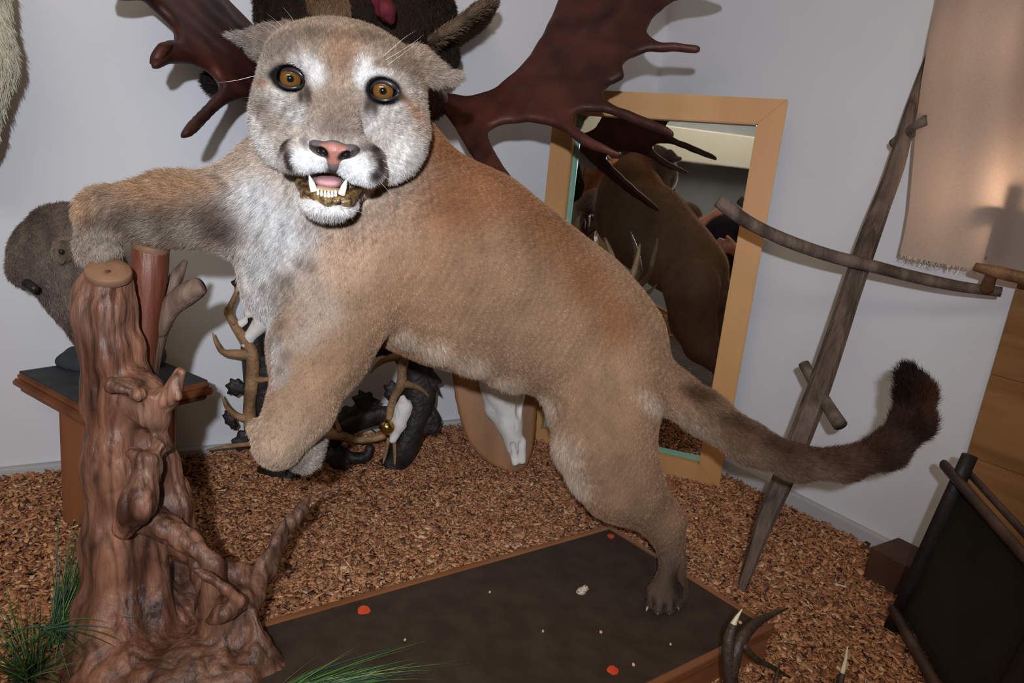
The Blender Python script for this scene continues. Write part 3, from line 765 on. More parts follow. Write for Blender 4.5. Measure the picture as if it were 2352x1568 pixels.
# ------------------------------------------------------------------ stump, plinth, pedestal
def WB(x, y, off=0.0): return PL(x, y, K + off * NB, NB)
def WR(x, y, off=0.0): return PL(x, y, K + off * NR, NR)
def pt(pts, d=None):
    """photo points (x, y, depth, radius px) to a bar"""
    pts = [tuple(q) for q in pts]
    return dict(pts=[P(*q[:3]) for q in pts], rad=[q[3] * q[2] / FPX for q in pts])
def squ(lv, rv):
    """the square standing on the diagonal lv-rv; returns left, near, right, far corners"""
    m = (lv + rv) / 2; h = (rv - lv) / 2; q = np.array([h[1], -h[0], 0]); 
    if q @ (EYE - m) < 0: q = -q
    return lv, m + q, rv, m - q


PT = 0.07
FELT = mat('plinth_felt', (0.046, 0.031, 0.022), (0.062, 0.043, 0.031), scale=26, rough=0.95, spec=0.05, bump=0.2, bscale=500)
STAIN = mat('stained_wood', (0.17, 0.060, 0.022), (0.30, 0.115, 0.045), scale=5, stretch=(1, 1, 6), rough=0.45, spec=0.35, bump=0.05, bscale=40)
pb = Z(1400, 1206, PT); pr_ = Z(1780, 1441, PT); pl_ = Z(575, 1392, PT)
pu = pr_ - pb; pv = nz(pl_ - pb); pv = nz(pv - nz(pu) * (pv @ nz(pu)) * 0.5); pv = pv * np.linalg.norm(Z(262, 1468, PT) - pb)
pl0 = thing('plinth', (pb + pu * .5 + pv * .5) * [1, 1, 0], 'low dark felt topped wooden plinth under the mountain lion', 'plinth')
slab('body', pb + 0.001 * ZU - PT * ZU + 0.004 * nz(pu) + .004 * nz(pv), pu - .008 * nz(pu), pv - .008 * nz(pv), (PT - .006) * ZU, STAIN, pl0, .002)
slab('felt_top', pb - .008 * ZU + .008 * nz(pu) + .008 * nz(pv), pu - .016 * nz(pu), pv - .016 * nz(pv), .008 * ZU, FELT, pl0, .001)
rw = .0131 * nz(pv); rl = pv - .0262 * nz(pv)
for o, a, b in ((pb, pu, .013 * nz(pv)), (pb + pv - .013 * nz(pv), pu, .013 * nz(pv)), (pb + rw, .013 * nz(pu), rl), (pb + rw + pu - .013 * nz(pu), .013 * nz(pu), rl)):
    slab('rim_strip', o - .013 * ZU, a, b, .015 * ZU, STAIN, pl0, .003)
RED = mat('red_plastic', (0.62, 0.06, 0.02), (0.72, 0.09, 0.03), scale=40, rough=0.6)
for (x, y, r), lb in zip(((835, 1402, 15), (1403, 1232, 9), (1407, 1540, 13)), ('flat red dot on the plinth felt nearest the stump', 'flat red dot on the plinth felt near the back corner, beside the hind leg', 'flat red dot at the front of the plinth felt, below the hind paw')):
    c = Z(x, y, PT); g = np.random.default_rng(x); r = r * 0.00062 * (np.linalg.norm(c - EYE) / 1.0)
    V_ = [c + np.array([math.cos(t) * r * g.uniform(.8, 1.1), math.sin(t) * r * g.uniform(.8, 1.1), 0]) for t in np.linspace(0, 6.28, 15)[:-1]]
    tag(prism('red_dot', V_, (0, 0, 0.0022), RED, None, .0007), lb, 'dot', 'red dots on the plinth')
lv_, lq_ = solid([prc((1335, 1358, 1.2, 9), (1345, 1350, 1.2, 7), .004), prc((1335, 1358, 1.2, 8), (1328, 1364, 1.2, 5), .004)], .0016, it=1, pad=.006)
lv_ = lv_ + (Z(1337, 1357, PT + .003) - lv_.mean(0)); lv_ += rng.normal(0, .0007, lv_.shape)
tag(link('fur_tuft', mesh_np('fur_tuft', lv_, lq_), mat('lint', (0.42, 0.33, 0.24), (0.55, 0.46, 0.36), scale=200, rough=0.95)), 'small beige tuft of fluff lying on the plinth felt', 'fluff')
for n_, (x, y, s) in enumerate(((1700, 1430, 5), (1380, 1452, 4), (1455, 1527, 4), (1125, 1360, 3), (930, 1470, 3), (1540, 1480, 3), (1247, 1450, 3))):
    c = Z(x, y, PT + .0015); V_ = [c + np.array([math.cos(t) * s * .0006, math.sin(t) * s * .0009, 0]) for t in (0, 1.3, 2.4, 3.5, 5)]
    tag(prism('chip', V_, (0, 0, .0015), CHIP, None, 0), 'tiny pale wood crumb lying on the dark plinth felt', 'wood crumb', 'crumbs on the plinth felt')
    set_col(bpy.data.objects[-1].data if False else S.collection.objects[-1].data, lin(226, 196, 160))

# root stump
WOOD = mat('root_wood', (0.060, 0.021, 0.012), (0.27, 0.125, 0.074), scale=16, stretch=(1.6, 1.6, 0.22), rough=0.45, spec=0.4, bump=0.55, bscale=55, dist=1.2, attr='col', lo=.30, hi=.68)
LOGC = mat('cut_wood', (0.155, 0.080, 0.044), (0.215, 0.118, 0.068), scale=30, rough=0.6, spec=0.2)


def stump(prims, name, seed=0, step=.0028, parent=None):
    v, q = solid(prims, step, it=2, pad=.02); n = normals(v, q)
    wv = v + .012 * np.stack([fnoise(v, .09, o) for o in (1, 11, 21)], 1)
    gr_ = 1 - np.abs(fnoise(wv * [1, 1, .16], .030, 8, 14)); g2 = 1 - np.abs(fnoise(wv * [1, 1, .22], .012, 24, 14))
    h = fnoise(v * [1.5, 1.5, .5], .06, 3) * .0045 - np.clip(gr_, .55, 1) * .006 + .0045 - np.clip(g2, .6, 1) * .0022 + fnoise(v, .03, 20) * .0018
    v2 = v + n * h[:, None]
    c = np.ones((len(v), 3)); t = fnoise(v * [1, 1, .5], .16, 6)
    c = c + np.clip(t, -1, 1)[:, None] * [.22, .10, .06]
    gr = np.clip(fnoise(wv, .10, 15, 16) * 1.6 - .1, 0, 1)[:, None]; g = c.mean(1, keepdims=True)
    c = c * (1 - .6 * gr) + (g * [1.05, 1.25, 1.4]) * .6 * gr
    c *= (1 - .55 * np.clip((gr_ - .8) / .2, 0, 1) - .2 * np.clip((g2 - .8) / .2, 0, 1))[:, None]
    c *= 1 + .35 * np.clip(fnoise(v, .045, 9), -1, 1)[:, None]
    me = mesh_np(name, v2, q); set_col(me, np.clip(c, .1, 1.4)); return v2, me


sp = []
sp += chain([(330, 1560, .975, 150), (285, 1400, .965, 92), (285, 1230, .95, 80), (288, 1060, .925, 80), (272, 900, .905, 68)], .025)
sp += chain([(270, 900, .905, 70), (255, 790, .885, 56), (238, 700, .872, 56), (232, 650, .868, 38)], .02)
sp += [prc((249, 655, .868, 51), (246, 730, .874, 52), .01), prc((205, 668, .865, 26), (225, 750, .87, 34), .015), prc((216, 720, .86, 26), (250, 830, .875, 36), .015), prc((195, 645, .88, 14), (200, 680, .872, 20), .01)]
sp += [prc((250, 1560, .905, 84), (420, 1575, .905, 84), .03), prc((560, 1575, .91, 60), (430, 1575, .905, 70), .03)]
# knot swellings and the short stub at right
sp += [prc((330, 900, .885, 48), (350, 960, .885, 40), .02), prc((300, 880, .86, 16), (320, 905, .85, 20), .012), prc((265, 886, .85, 16), (280, 890, .845, 14), .008)]
sp += chain([(345, 930, .885, 40), (385, 915, .875, 26), (402, 888, .87, 21), (414, 856, .868, 17)], .008) + [prc((400, 905, .87, 20), (412, 912, .865, 14), .008)]
# drooping dark flap
sp += [prc((340, 1066, .865, 34), (320, 1150, .85, 34), .014), prc((320, 1150, .85, 34), (290, 1210, .87, 28), .02), prc((308, 1040, .86, 20), (350, 1052, .855, 18), .01), prc((372, 1000, .89, 14), (380, 1030, .885, 18), .01), prc((350, 1012, .875, 12), (372, 1022, .868, 12), .008)]
# right flank and the arch of roots
sp += chain([(340, 1060, .93, 60), (390, 1160, .95, 46), (430, 1240, .965, 34), (478, 1300, .97, 26)], .02)
sp += chain([(330, 1190, .90, 40), (380, 1215, .90, 30), (440, 1250, .905, 26), (484, 1298, .905, 23), (492, 1345, .915, 20), (474, 1400, .93, 24)], .008)
sp += chain([(352, 1230, .955, 22), (356, 1300, .96, 24), (366, 1390, .955, 26)], .012)
sp += chain([(400, 1320, 1.04, 34), (425, 1400, 1.02, 50), (460, 1500, .985, 92)], .025)
sp += [prc((480, 1330, .96, 40), (540, 1400, .95, 52), .02), prc((530, 1410, .955, 52), (520, 1505, .955, 84), .02), prc((560, 1450, .94, 30), (590, 1500, .95, 30), .012), prc((576, 1408, .93, 14), (590, 1440, .93, 16), .008), prc((590, 1500, .93, 40), (640, 1566, .93, 34), .02)]
sp += chain([(446, 1306, .862, 10), (478, 1326, .862, 12), (515, 1350, .87, 14), (546, 1378, .885, 18)], .004)
sp += [prc((480, 1426, .87, 15), (510, 1408, .875, 22), .006), prc((510, 1408, .875, 22), (550, 1394, .90, 20), .008)]
# root running out to the right
sp += chain([(530, 1395, .96, 44), (572, 1352, .985, 34), (612, 1305, 1.01, 25), (640, 1245, 1.04, 18), (662, 1200, 1.07, 15), (695, 1168, 1.09, 11), (708, 1142, 1.10, 7), (738, 1128, 1.11, 5), (785, 1121, 1.12, 2.5)], .007)
sp += chain([(570, 1330, .985, 28), (540, 1312, .97, 20), (505, 1290, .965, 14)], .01)
sp += [prc((590, 1370, .97, 20), (572, 1440, .95, 12), .01), prc((610, 1290, 1.0, 16), (655, 1195, 1.05, 8), .006)]
# spread at the foot
sp += [prc((200, 1540, .96, 70), (300, 1480, .96, 110), .03), prc((120, 1590, .93, 46), (220, 1560, .93, 60), .03), prc((640, 1600, .93, 40), (480, 1600, .93, 120), .03)]
cn_ = nz(ZU * math.cos(.50) + nz((EYE - P(249, 622, .858)) * [1, 1, 0]) * math.sin(.50)); c0 = P(249, 624, .852)
sp += [el(c0 + cn_ * .40, [.40, .40, .40], k=.002, sub=True)]
v_, me_ = stump(sp, 'root_stump')
st = tag(link('root_stump', me_, WOOD), 'gnarled red brown root stump with a sawn top in the left foreground', 'stump')
R_ = 46 * .855 / FPX
def cutcap(nm, c, ax, R_, h, par, top=(1, .92), sd=0, tilt=None):
    g = np.random.default_rng(sd); tt = np.linspace(0, 6.2832, 41)[:-1]; a1 = nz(np.cross(ax, RT)); a2 = np.cross(a1, ax)
    rr = R_ * (1 + .035 * np.sin(2 * tt + g.uniform(0, 6)) + .02 * np.sin(3 * tt + g.uniform(0, 6)))
    rings = []
    for z_, s in ((-h, 1.0), (-.006, 1.02), (-.0015, 1.0), (0, .955), (0.0004, .5), (.0004, .003)):
        rings.append(c + z_ * ax + np.cos(tt)[:, None] * (rr * s)[:, None] * a1 + np.sin(tt)[:, None] * (rr * s)[:, None] * a2)
    V_ = np.vstack(rings); F_ = [[i * 40 + j, i * 40 + (j + 1) % 40, (i + 1) * 40 + (j + 1) % 40, (i + 1) * 40 + j] for i in range(5) for j in range(40)] + [[200 + j for j in range(40)]]
    return link(nm, mesh_np(nm, V_, F_), LOGC, par)
me0 = cutcap('sawn_end', c0 + cn_ * .004, cn_, R_, .010, st, sd=4)
RUSTW = mat('red_bark_wood', (0.085, 0.020, 0.010), (0.22, 0.075, 0.04), scale=8, stretch=(3, 3, .4), rough=0.45, spec=0.4, bump=0.3, bscale=40, dist=1.0)
GREYB = mat('grey_branch_wood', (0.075, 0.042, 0.028), (0.22, 0.145, 0.105), scale=8, stretch=(3, 3, .4), rough=0.6, spec=0.25, bump=0.4, bscale=40, dist=1.0)
b1 = tubes('branch_stub', [dict(wob=.05, ns=22, **pt([(318, 860, .955, 34), (330, 740, .945, 37), (340, 640, .935, 39), (346, 568, .93, 40)]))], RUSTW, st); b1['label'] = 'thick reddish sawn branch'
bn_ = nz(nz(P(346, 560, .93) - P(336, 700, .94)) + .25 * nz(EYE - P(346, 560, .93))); cutcap('sawn_end', P(346, 568, .93) + bn_ * .0065, bn_, 40 * .93 / FPX, .010, b1, sd=7)
b2 = tubes('branch', [dict(wob=.10, ns=16, **pt([(322, 880, .96, 30), (345, 790, .962, 32), (368, 715, .965, 30), (395, 655, .97, 18), (412, 625, .972, 13), (426, 598, .975, 6)])),
                      dict(wob=.10, ns=16, **pt([(360, 770, .962, 20), (385, 715, .955, 24), (420, 680, .95, 25), (452, 662, .945, 24), (466, 655, .945, 17)]))], GREYB, st); b2['label'] = 'forked grey branch'

# pedestal with a moulded top
PEDW = mat('pedestal_wood', (0.15, 0.05, 0.018), (0.25, 0.088, 0.032), scale=4, stretch=(4, 4, .5), rough=0.5, spec=0.3)
DTOP = mat('dark_slate_top', (0.030, 0.034, 0.038), (0.055, 0.060, 0.064), scale=14, rough=0.7, spec=0.2)
L0 = Z(145, 1212, 0.012); R0_ = Z(405, 1095, 0.012)
zz = np.linspace(.05, .5, 400); zp = zz[np.argmin(np.abs(PJ(L0[None] * [1, 1, 0] + np.c_[zz * 0, zz * 0, zz])[:, 1] - 922))]
ped = thing('pedestal', ((L0 + R0_) / 2) * [1, 1, 0], 'square brown pedestal with wide moulded top behind the root stump', 'pedestal')
pc_ = np.array([q * [1, 1, 0] for q in squ(L0, R0_)])
prism('post', pc_ + [0, 0, .001], (0, 0, zp), PEDW, ped, .003)
Lp = Z(27, 872, zp + .012); Rp = Z(493, 893, zp + .012)
tc_ = np.array(squ(Lp, Rp)); cm = tc_.mean(0)
for nm, s, z0, h, m in (('moulding', .93, -.012, .012, PEDW), ('moulding', 1.0, .0, .014, PEDW), ('top', .955, .014, .012, PEDW), ('slate_top', .93, .026, .003, DTOP)):
    prism(nm, (tc_ - cm) * [s, s, 0] + cm * [1, 1, 0] + [0, 0, zp + z0 + .001], (0, 0, h), m, ped, .0035 if m is PEDW else .001)
ZP = zp + .030
print('pedestal height', zp, 'plate depth', PJ(tc_)[:, 2])

# ------------------------------------------------------------------ small grey animal on it
DM = 1.22
gcol = lin(128, 112, 102)
mp = [prc((150, 560, DM, 88), (105, 590, DM - .03, 70), .03, col=gcol, hl=.009), prc((105, 590, DM - .03, 70), (62, 622, DM - .06, 34), .02, col=gcol * .85, hl=.007),
      prc((62, 622, DM - .06, 32), (66, 640, DM - .075, 22), .015, col=gcol * .7, hl=.008), prc((170, 580, DM, 92), (200, 660, DM + .02, 84), .03, col=gcol, hl=.009), prc((200, 660, DM + .02, 84), (222, 740, DM + .03, 60), .03, col=gcol * .85, hl=.008),
      prc((222, 730, DM + .02, 50), (212, 800, DM, 26), .02, col=lin(120, 104, 88), hl=.010), prc((255, 730, DM + .06, 50), (262, 812, DM + .05, 24), .02, col=lin(120, 104, 88), hl=.010),
      prc((150, 572, DM - .085, 22), (140, 585, DM - .09, 16), .012, col=lin(160, 142, 120), hl=.010)]
for p in mp[:5]: p['flow'] = nz(P(230, 640, DM) - P(70, 560, DM) + [0, 0, -.1])
mv, mq_ = solid(mp, .005, it=2); mn = normals(mv, mq_); mc, mh, mf = blend_attrs(mp, mv)
mc = mc * (1 + .35 * fnoise(mv * [1, 1, .6], .03, 4)[:, None]); me = mesh_np('mounted_animal', mv, mq_); set_col(me, np.clip(mc * .6, 0, 1))
mar = tag(link('mounted_animal', me, SKIN), 'small speckled grey brown furry animal mount standing on the pedestal behind the paw', 'stuffed animal')
fur('fur', mv, mq_, mn, mc, mh, mf, np.ones(len(mv)), 70000, mar, lay=.78, jit=.2, rad=.0003, cv=.3, seed=5, clump=.3)
DARK = mat('dark_claws', (0.012, 0.010, 0.010), (0.03, 0.026, 0.024), scale=60, rough=0.4)
dv, dq = solid([prc((62, 652, DM - .10, 12), (78, 662, DM - .105, 10), .006)], .002, it=1, pad=.006); link('nose', mesh_np('nose', dv, dq), DARK, mar)
dv, dq = solid([prc((140, 577, DM - .108, 6), (141, 578, DM - .109, 6), .006)], .0015, it=1, pad=.006); link('eye', mesh_np('eye', dv, dq), DARK, mar)
rx = Z(205, 840, ZP); rv, rq = solid([el(rx + [0.03, .03, .012], [.085, .07, .03]), el(rx + [-.01, .0, .006], [.05, .04, .022]), el(rx + [.07, .05, .02], [.05, .05, .035])], .004, it=1)
rv[:, 2] = np.maximum(rv[:, 2], ZP + .0005); rv = rv + normals(rv, rq) * (fnoise(rv, .03)[:, None] * .002) * (rv[:, 2:] > ZP + .003)
tag(link('rock', mesh_np('rock', rv, rq), DTOP), 'dark grey rock base under the small grey furry animal', 'rock')

# ------------------------------------------------------------------ moose on the back wall
ANT = mat('antler_mahogany', (0.026, 0.0085, 0.0065), (0.085, 0.024, 0.015), scale=8, rough=0.5, spec=0.25, bump=0.12, bscale=40, dist=.6, lo=.35, hi=.72)
def planar(pts, A):
    """photo points onto the plane of three (x, y, depth) points"""
    a, b, c = (P(*q) for q in A); n = nz(np.cross(b - a, c - a)); return np.array([PL(x, y, a, n) for x, y in pts])
moose = thing('moose_head', WB(800, 40, .02), 'dark brown moose head trophy with broad mahogany antlers on the back wall', 'moose trophy')
ra = [(1000, 214), (1030, 212), (1065, 219), (1100, 216), (1140, 199), (1180, 166), (1215, 128), (1245, 78), (1270, 25), (1292, -20), (1340, -80), (1440, -100), (1540, -70), (1640, -30), (1670, -14), (1610, -4), (1552, 1), (1512, 28), (1488, 62), (1488, 82), (1510, 98), (1548, 103), (1600, 106), (1609, 112), (1600, 117), (1545, 115), (1490, 117), (1448, 130), (1429, 152), (1434, 177), (1402, 189), (1386, 209), (1390, 227), (1422, 246), (1470, 262), (1520, 282), (1548, 300), (1543, 306), (1502, 292), (1452, 275), (1404, 258), (1355, 252), (1328, 258), (1313, 271), (1325, 291), (1355, 315), (1395, 335), (1425, 349), (1418, 353), (1375, 343), (1330, 325), (1290, 297), (1250, 283), (1200, 279), (1150, 283), (1124, 294), (1121, 315), (1135, 345), (1158, 385), (1200, 440), (1245, 500), (1235, 508), (1180, 470), (1120, 410), (1075, 345), (1045, 292), (1018, 256), (1002, 244)]
AR_ = ((1005, 230, 1.43), (1600, 113, 1.38), (1150, 400, 1.30))
v_, q_ = inflate(planar(ra, AR_), .020, .010, .0030, bend=lambda u, v: .05 * (u ** 2) - .03 * np.abs(v), rough=.003, sub=2)
link('antler', mesh_np('antler', v_, q_), ANT, moose)
la = [(230, -40), (262, -8), (300, -2), (335, 4), (362, 19), (387, 45), (400, 68), (402, 88), (398, 98), (385, 96), (372, 100), (356, 122), (349, 142), (356, 155), (372, 155), (390, 146), (420, 143), (452, 148), (482, 162), (500, 182), (502, 202), (490, 220), (462, 250), (436, 276), (416, 300), (420, 315), (438, 315), (462, 294), (490, 264), (515, 243), (545, 229), (580, 222), (625, 216), (640, 180), (625, 110), (612, 40), (600, -30), (560, -120), (440, -150), (320, -110)]
AL_ = ((610, 190, 1.38), (360, 130, 1.08), (300, -20, 1.12))
v_, q_ = inflate(planar(la, AL_), .022, .011, .0030, bend=lambda u, v: .05 * (u ** 2), rough=.003, sub=2)
link('antler', mesh_np('antler', v_, q_), ANT, moose)
tubes('antler_tine_tip', [dict(ns=12, **pt([(388, 104, 1.10, 9), (374, 112, 1.075, 13), (360, 132, 1.07, 13), (354, 148, 1.075, 10)]))], ANT, bpy.data.objects['antler.001'])
for s in (0,):
    tubes('antler_burr', [dict(ns=18, sub=1, **pt([(985, 240, 1.43, 26), (1000, 234, 1.43, 32), (1014, 230, 1.43, 30), (1030, 228, 1.43, 22)]))], mat('burr', (0.10, 0.065, 0.05), (0.2, 0.14, 0.11), scale=60, rough=0.7, bump=.5), bpy.data.objects['antler'])
DMF = lin(52, 40, 32); BRN = lin(112, 88, 68)
dn = nz(P(780, 260, 1.5) - P(780, -60, 1.7))
oo = [prc((800, -60, 1.33, 190), (805, 60, 1.36, 200), .04, col=DMF, hl=.013, flow=dn), prc((805, 60, 1.36, 190), (790, 220, 1.34, 120), .05, col=DMF * 1.2, hl=.010, flow=dn), prc((790, 220, 1.34, 118), (785, 400, 1.26, 80), .04, col=DMF * 1.2, hl=.010, flow=dn),
      prc((700, 200, 1.36, 60), (600, 200, 1.36, 40), .03, col=DMF, hl=.012, flow=dn), prc((880, 210, 1.38, 60), (985, 236, 1.42, 40), .03, col=BRN * .8, hl=.012, flow=dn), prc((960, 60, 1.42, 100), (1000, 130, 1.42, 56), .04, col=DMF * 1.3, hl=.010, flow=dn)]
ov, oq = solid(oo, .009, it=2); on = normals(ov, oq); oc, oh, of = blend_attrs(oo, ov)
oc = oc * (1 + .3 * fnoise(ov, .05)[:, None]); me = mesh_np('head', ov, oq); set_col(me, np.clip(oc * .6, 0, 1)); mh_ = link('head', me, SKIN, moose)
fur('fur', ov, oq, on, oc, oh, of, np.ones(len(ov)), 90000, mh_, lay=.82, jit=.16, rad=.00035, cv=.3, seed=8, clump=.4)
def leafear(nm, poly, A, c, par, T=.02, hlen=.012, flow=None, n=9000, seed=1):
    v, q = inflate(planar(poly, A), T, .02, .004, bend=lambda u, w: -.6 * w * w * 10 * .1, sub=3); nn = normals(v, q)
    cc = np.tile(c, (len(v), 1)) * (1 + .3 * fnoise(v, .05)[:, None]); me = mesh_np(nm, v, q); set_col(me, np.clip(cc * .6, 0, 1)); o = link(nm, me, SKIN, par)
    fur('ear_fur', v, q, nn, cc, np.full(len(v), hlen), np.tile(flow, (len(v), 1)), np.ones(len(v)), n, o, lay=.85, jit=.15, rad=.0004, cv=.25, seed=seed)
    return o
e1_ = [(985, 112), (1010, 82), (1050, 55), (1090, 22), (1130, 0), (1146, -2), (1140, 14), (1118, 50), (1088, 85), (1055, 108), (1020, 122), (995, 124)]
leafear('ear', e1_, ((1000, 110, 1.40), (1145, 0, 1.36), (1060, 60, 1.34)), lin(128, 106, 86), moose, flow=nz(P(1145, 0, 1.42) - P(1000, 110, 1.5)))
e2_ = [(712, -40), (708, 0), (716, 30), (740, 44), (775, 46), (798, 34), (800, 10), (785, -20), (770, -50)]
leafear('brow_tuft', e2_, ((720, 0, 1.145), (790, 20, 1.145), (750, -40, 1.16)), lin(132, 104, 80), moose, T=.03, flow=nz(P(760, 46, 1.38) - P(750, -40, 1.4)), seed=2)
e3_ = [(480, 196), (476, 184), (486, 172), (502, 166), (540, 160), (590, 165), (590, 205), (540, 210), (500, 206)]
leafear('ear', e3_, ((590, 190, 1.36), (480, 186, 1.32), (540, 160, 1.36)), lin(34, 28, 26), moose, hlen=.022, flow=nz(P(470, 190, 1.5) - P(590, 190, 1.5)), seed=3)
rv, rq = solid([prc((868, -14, 1.155, 22), (888, 24, 1.155, 20), .01), prc((888, 24, 1.155, 20), (896, 46, 1.165, 11), .01)], .003, it=1, pad=.008)
tag(link('red_ribbon', mesh_np('red_ribbon', rv + fnoise(rv, .012)[:, None] * .002, rq), mat('red_cloth', (0.06, 0.004, 0.008), (0.11, 0.009, 0.018), scale=60, rough=0.8)), 'crumpled dark red cloth hanging in front of the moose head', 'cloth')

# ------------------------------------------------------------------ cream animal at the left edge
cr = lin(222, 216, 196)
cp = [prc((-92, -60, 1.10, 85), (-90, 120, 1.10, 88), .03, col=cr, hl=.02), prc((-90, 120, 1.10, 88), (-112, 290, 1.12, 80), .03, col=cr, hl=.02)]
cv_, cq = solid(cp, .008, it=1); cn = normals(cv_, cq); cc_, ch, cf_ = blend_attrs(cp, cv_); me = mesh_np('mounted_animal', cv_, cq); set_col(me, cc_ * .8)
cra = tag(link('mounted_animal', me, SKIN), 'cream white furry animal mount cut off at the upper left edge', 'stuffed animal')
fur('fur', cv_, cq, cn, cc_, ch, cf_, np.ones(len(cv_)), 40000, cra, lay=.9, jit=.12, rad=.0004, cv=.12, seed=9, clump=.3)
# ------------------------------------------------------------------ mirror leaning in the corner
mn_ = -nz(ray(1805, 455)); mbr = Z(1650, 1126, .012); me_x = nz(np.cross(ZU, mn_)); mu_ = nz(np.cross(mn_, me_x))
if me_x @ RT < 0: me_x = -me_x
mu_ = mu_ * (1 if mu_[2] > 0 else -1)
tr_ = PL(1811, 228, mbr, mn_); MH = (tr_ - mbr) @ mu_; MW = -((PL(1257, 392, mbr, mn_) - mbr) @ me_x)
mu_ = nz(tr_ - mbr); me_x = nz(np.cross(mu_, mn_)); me_x = me_x * (1 if me_x @ RT > 0 else -1); MH = np.linalg.norm(tr_ - mbr); MW = -((PL(1257, 392, mbr, mn_) - mbr) @ me_x)
print('mirror', MW, MH, 'skew', (tr_ - mbr) @ me_x, 'normal', mn_)
mbl = mbr - MW * me_x
FWD = .060; TH = .034
FRM = mat('mirror_frame_wood', (0.47, 0.235, 0.088), (0.57, 0.315, 0.130), scale=4, stretch=(1.5, 1.5, .2), rough=0.5, spec=0.25, bump=0.02, bscale=30, dist=.5)
mir = thing('mirror', mbl + MW / 2 * me_x, 'tall wood framed mirror leaning in the room corner', 'mirror')
o_ = mbl - TH * mn_
def mq4(x0, y0, x1, y1, x2, y2, x3, y3): return [o_ + x * me_x + y * mu_ for x, y in ((x0, y0), (x1, y1), (x2, y2), (x3, y3))]
f_ = FWD
for c in (mq4(0, 0, MW, 0, MW - f_, f_, f_, f_), mq4(0, MH, MW, MH, MW - f_, MH - f_, f_, MH - f_), mq4(0, 0, f_, f_, f_, MH - f_, 0, MH), mq4(MW, 0, MW - f_, f_, MW - f_, MH - f_, MW, MH)):
    prism('frame_rail', c, TH * mn_, FRM, mir, .0025)
GLS, gt, gb = mat_base('mirror_glass', .015, .5); gb.inputs['Metallic'].default_value = 1.0; gb.inputs['Base Color'].default_value = (0.78, 0.80, 0.80, 1)
_n = gt.nodes.new('ShaderNodeTexNoise'); _n.inputs['Scale'].default_value = 5; _m = gt.nodes.new('ShaderNodeMapRange'); _m.inputs[1].default_value = .45; _m.inputs[2].default_value = .8; _m.inputs[3].default_value = .01; _m.inputs[4].default_value = .035
gt.links.new(_n.outputs['Fac'], _m.inputs[0]); gt.links.new(_m.outputs[0], gb.inputs['Roughness'])
gl = slab('glass', o_ + (f_ - .004) * me_x + (f_ - .004) * mu_ + .004 * mn_, (MW - 2 * f_ + .008) * me_x, (MH - 2 * f_ + .008) * mu_, .005 * mn_, GLS, mir, 0)
GRN = mat('green_edge_strip', (0.16, 0.34, 0.25), (0.20, 0.40, 0.30), scale=20, rough=0.25, spec=0.5)
slab('green_edge', o_ + f_ * me_x + f_ * mu_ + .0092 * mn_, .014 * me_x, (MH - 2 * f_) * mu_, .002 * mn_, GRN, mir, .0005)
slab('green_edge', o_ + (f_ + .0142) * me_x + f_ * mu_ + .0092 * mn_, (MW - 2 * f_ - .0142) * me_x, .014 * mu_, .002 * mn_, GRN, mir, .0005)

# ------------------------------------------------------------------ deer skull on an oval board
SD = Z(1190, 1090, .016); sn = nz(np.array([EYE[0] - SD[0], EYE[1] - SD[1], 0]) + [0.06, 0, .22 * 1.2])
BRD = mat('oiled_oak', (0.20, 0.090, 0.036), (0.34, 0.17, 0.075), scale=5, stretch=(3, 3, .4), rough=0.45, spec=0.3, bump=.05, bscale=30, dist=.8)
BONE = mat('bone', (0.60, 0.57, 0.52), (0.76, 0.73, 0.68), scale=18, rough=0.65, spec=0.25, bump=.12, bscale=90)
bo = [(1036, 815), (1040, 880), (1052, 950), (1075, 1014), (1108, 1056), (1148, 1079), (1188, 1088), (1214, 1066), (1228, 1010), (1234, 930), (1240, 815), (1215, 720), (1140, 670), (1070, 715)]
plq = thing('skull_plaque', SD, 'white deer skull with antlers on an oval oak board beneath the mountain lion belly', 'skull trophy')
v_, q_ = inflate(np.array([PL(x, y, SD, sn) for x, y in bo]), .022, .007, .004, sub=3); v_ = v_ - sn * .012
link('board', mesh_np('board', v_, q_), BRD, plq)
ds = PJ(SD + sn * .03)[2]; sk = []
sk += [prc((1150, 850, ds, 48), (1160, 900, ds - .015, 44), .015), prc((1160, 900, ds - .015, 44), (1172, 975, ds - .02, 26), .015), prc((1172, 975, ds - .02, 27), (1182, 1025, ds - .018, 21), .012), prc((1175, 1015, ds - .018, 12), (1183, 1062, ds - .012, 8), .008), prc((1197, 1015, ds - .018, 12), (1200, 1058, ds - .012, 8), .008),
       prc((1120, 880, ds, 20), (1135, 940, ds - .01, 20), .012), prc((1135, 940, ds - .01, 20), (1160, 985, ds - .012, 14), .012),
       el(P(1196, 935, ds - .045), [.012, .022, .03], k=.006, sub=True), prc((1178, 1022, ds - .038, 7), (1184, 1054, ds - .026, 6), .003, sub=True), prc((1197, 1020, ds - .038, 7), (1195, 1052, ds - .026, 5), .003, sub=True), prc((1178, 900, ds - .062, 4), (1186, 985, ds - .048, 3), .002, sub=True), el(P(1128, 858, ds - .04), [.014, .014, .02], k=.006, sub=True)]
v_, q_ = solid(sk, .0022, it=1, pad=.01); link('skull', mesh_np('skull', v_, q_), BONE, plq)
DEER = mat('deer_antler', (0.085, 0.050, 0.026), (0.26, 0.165, 0.085), scale=14, stretch=(1, 1, 1), rough=0.5, spec=0.3, bump=.4, bscale=90)
def apt(*pts): return dict(ns=12, wob=.06, **pt(pts))
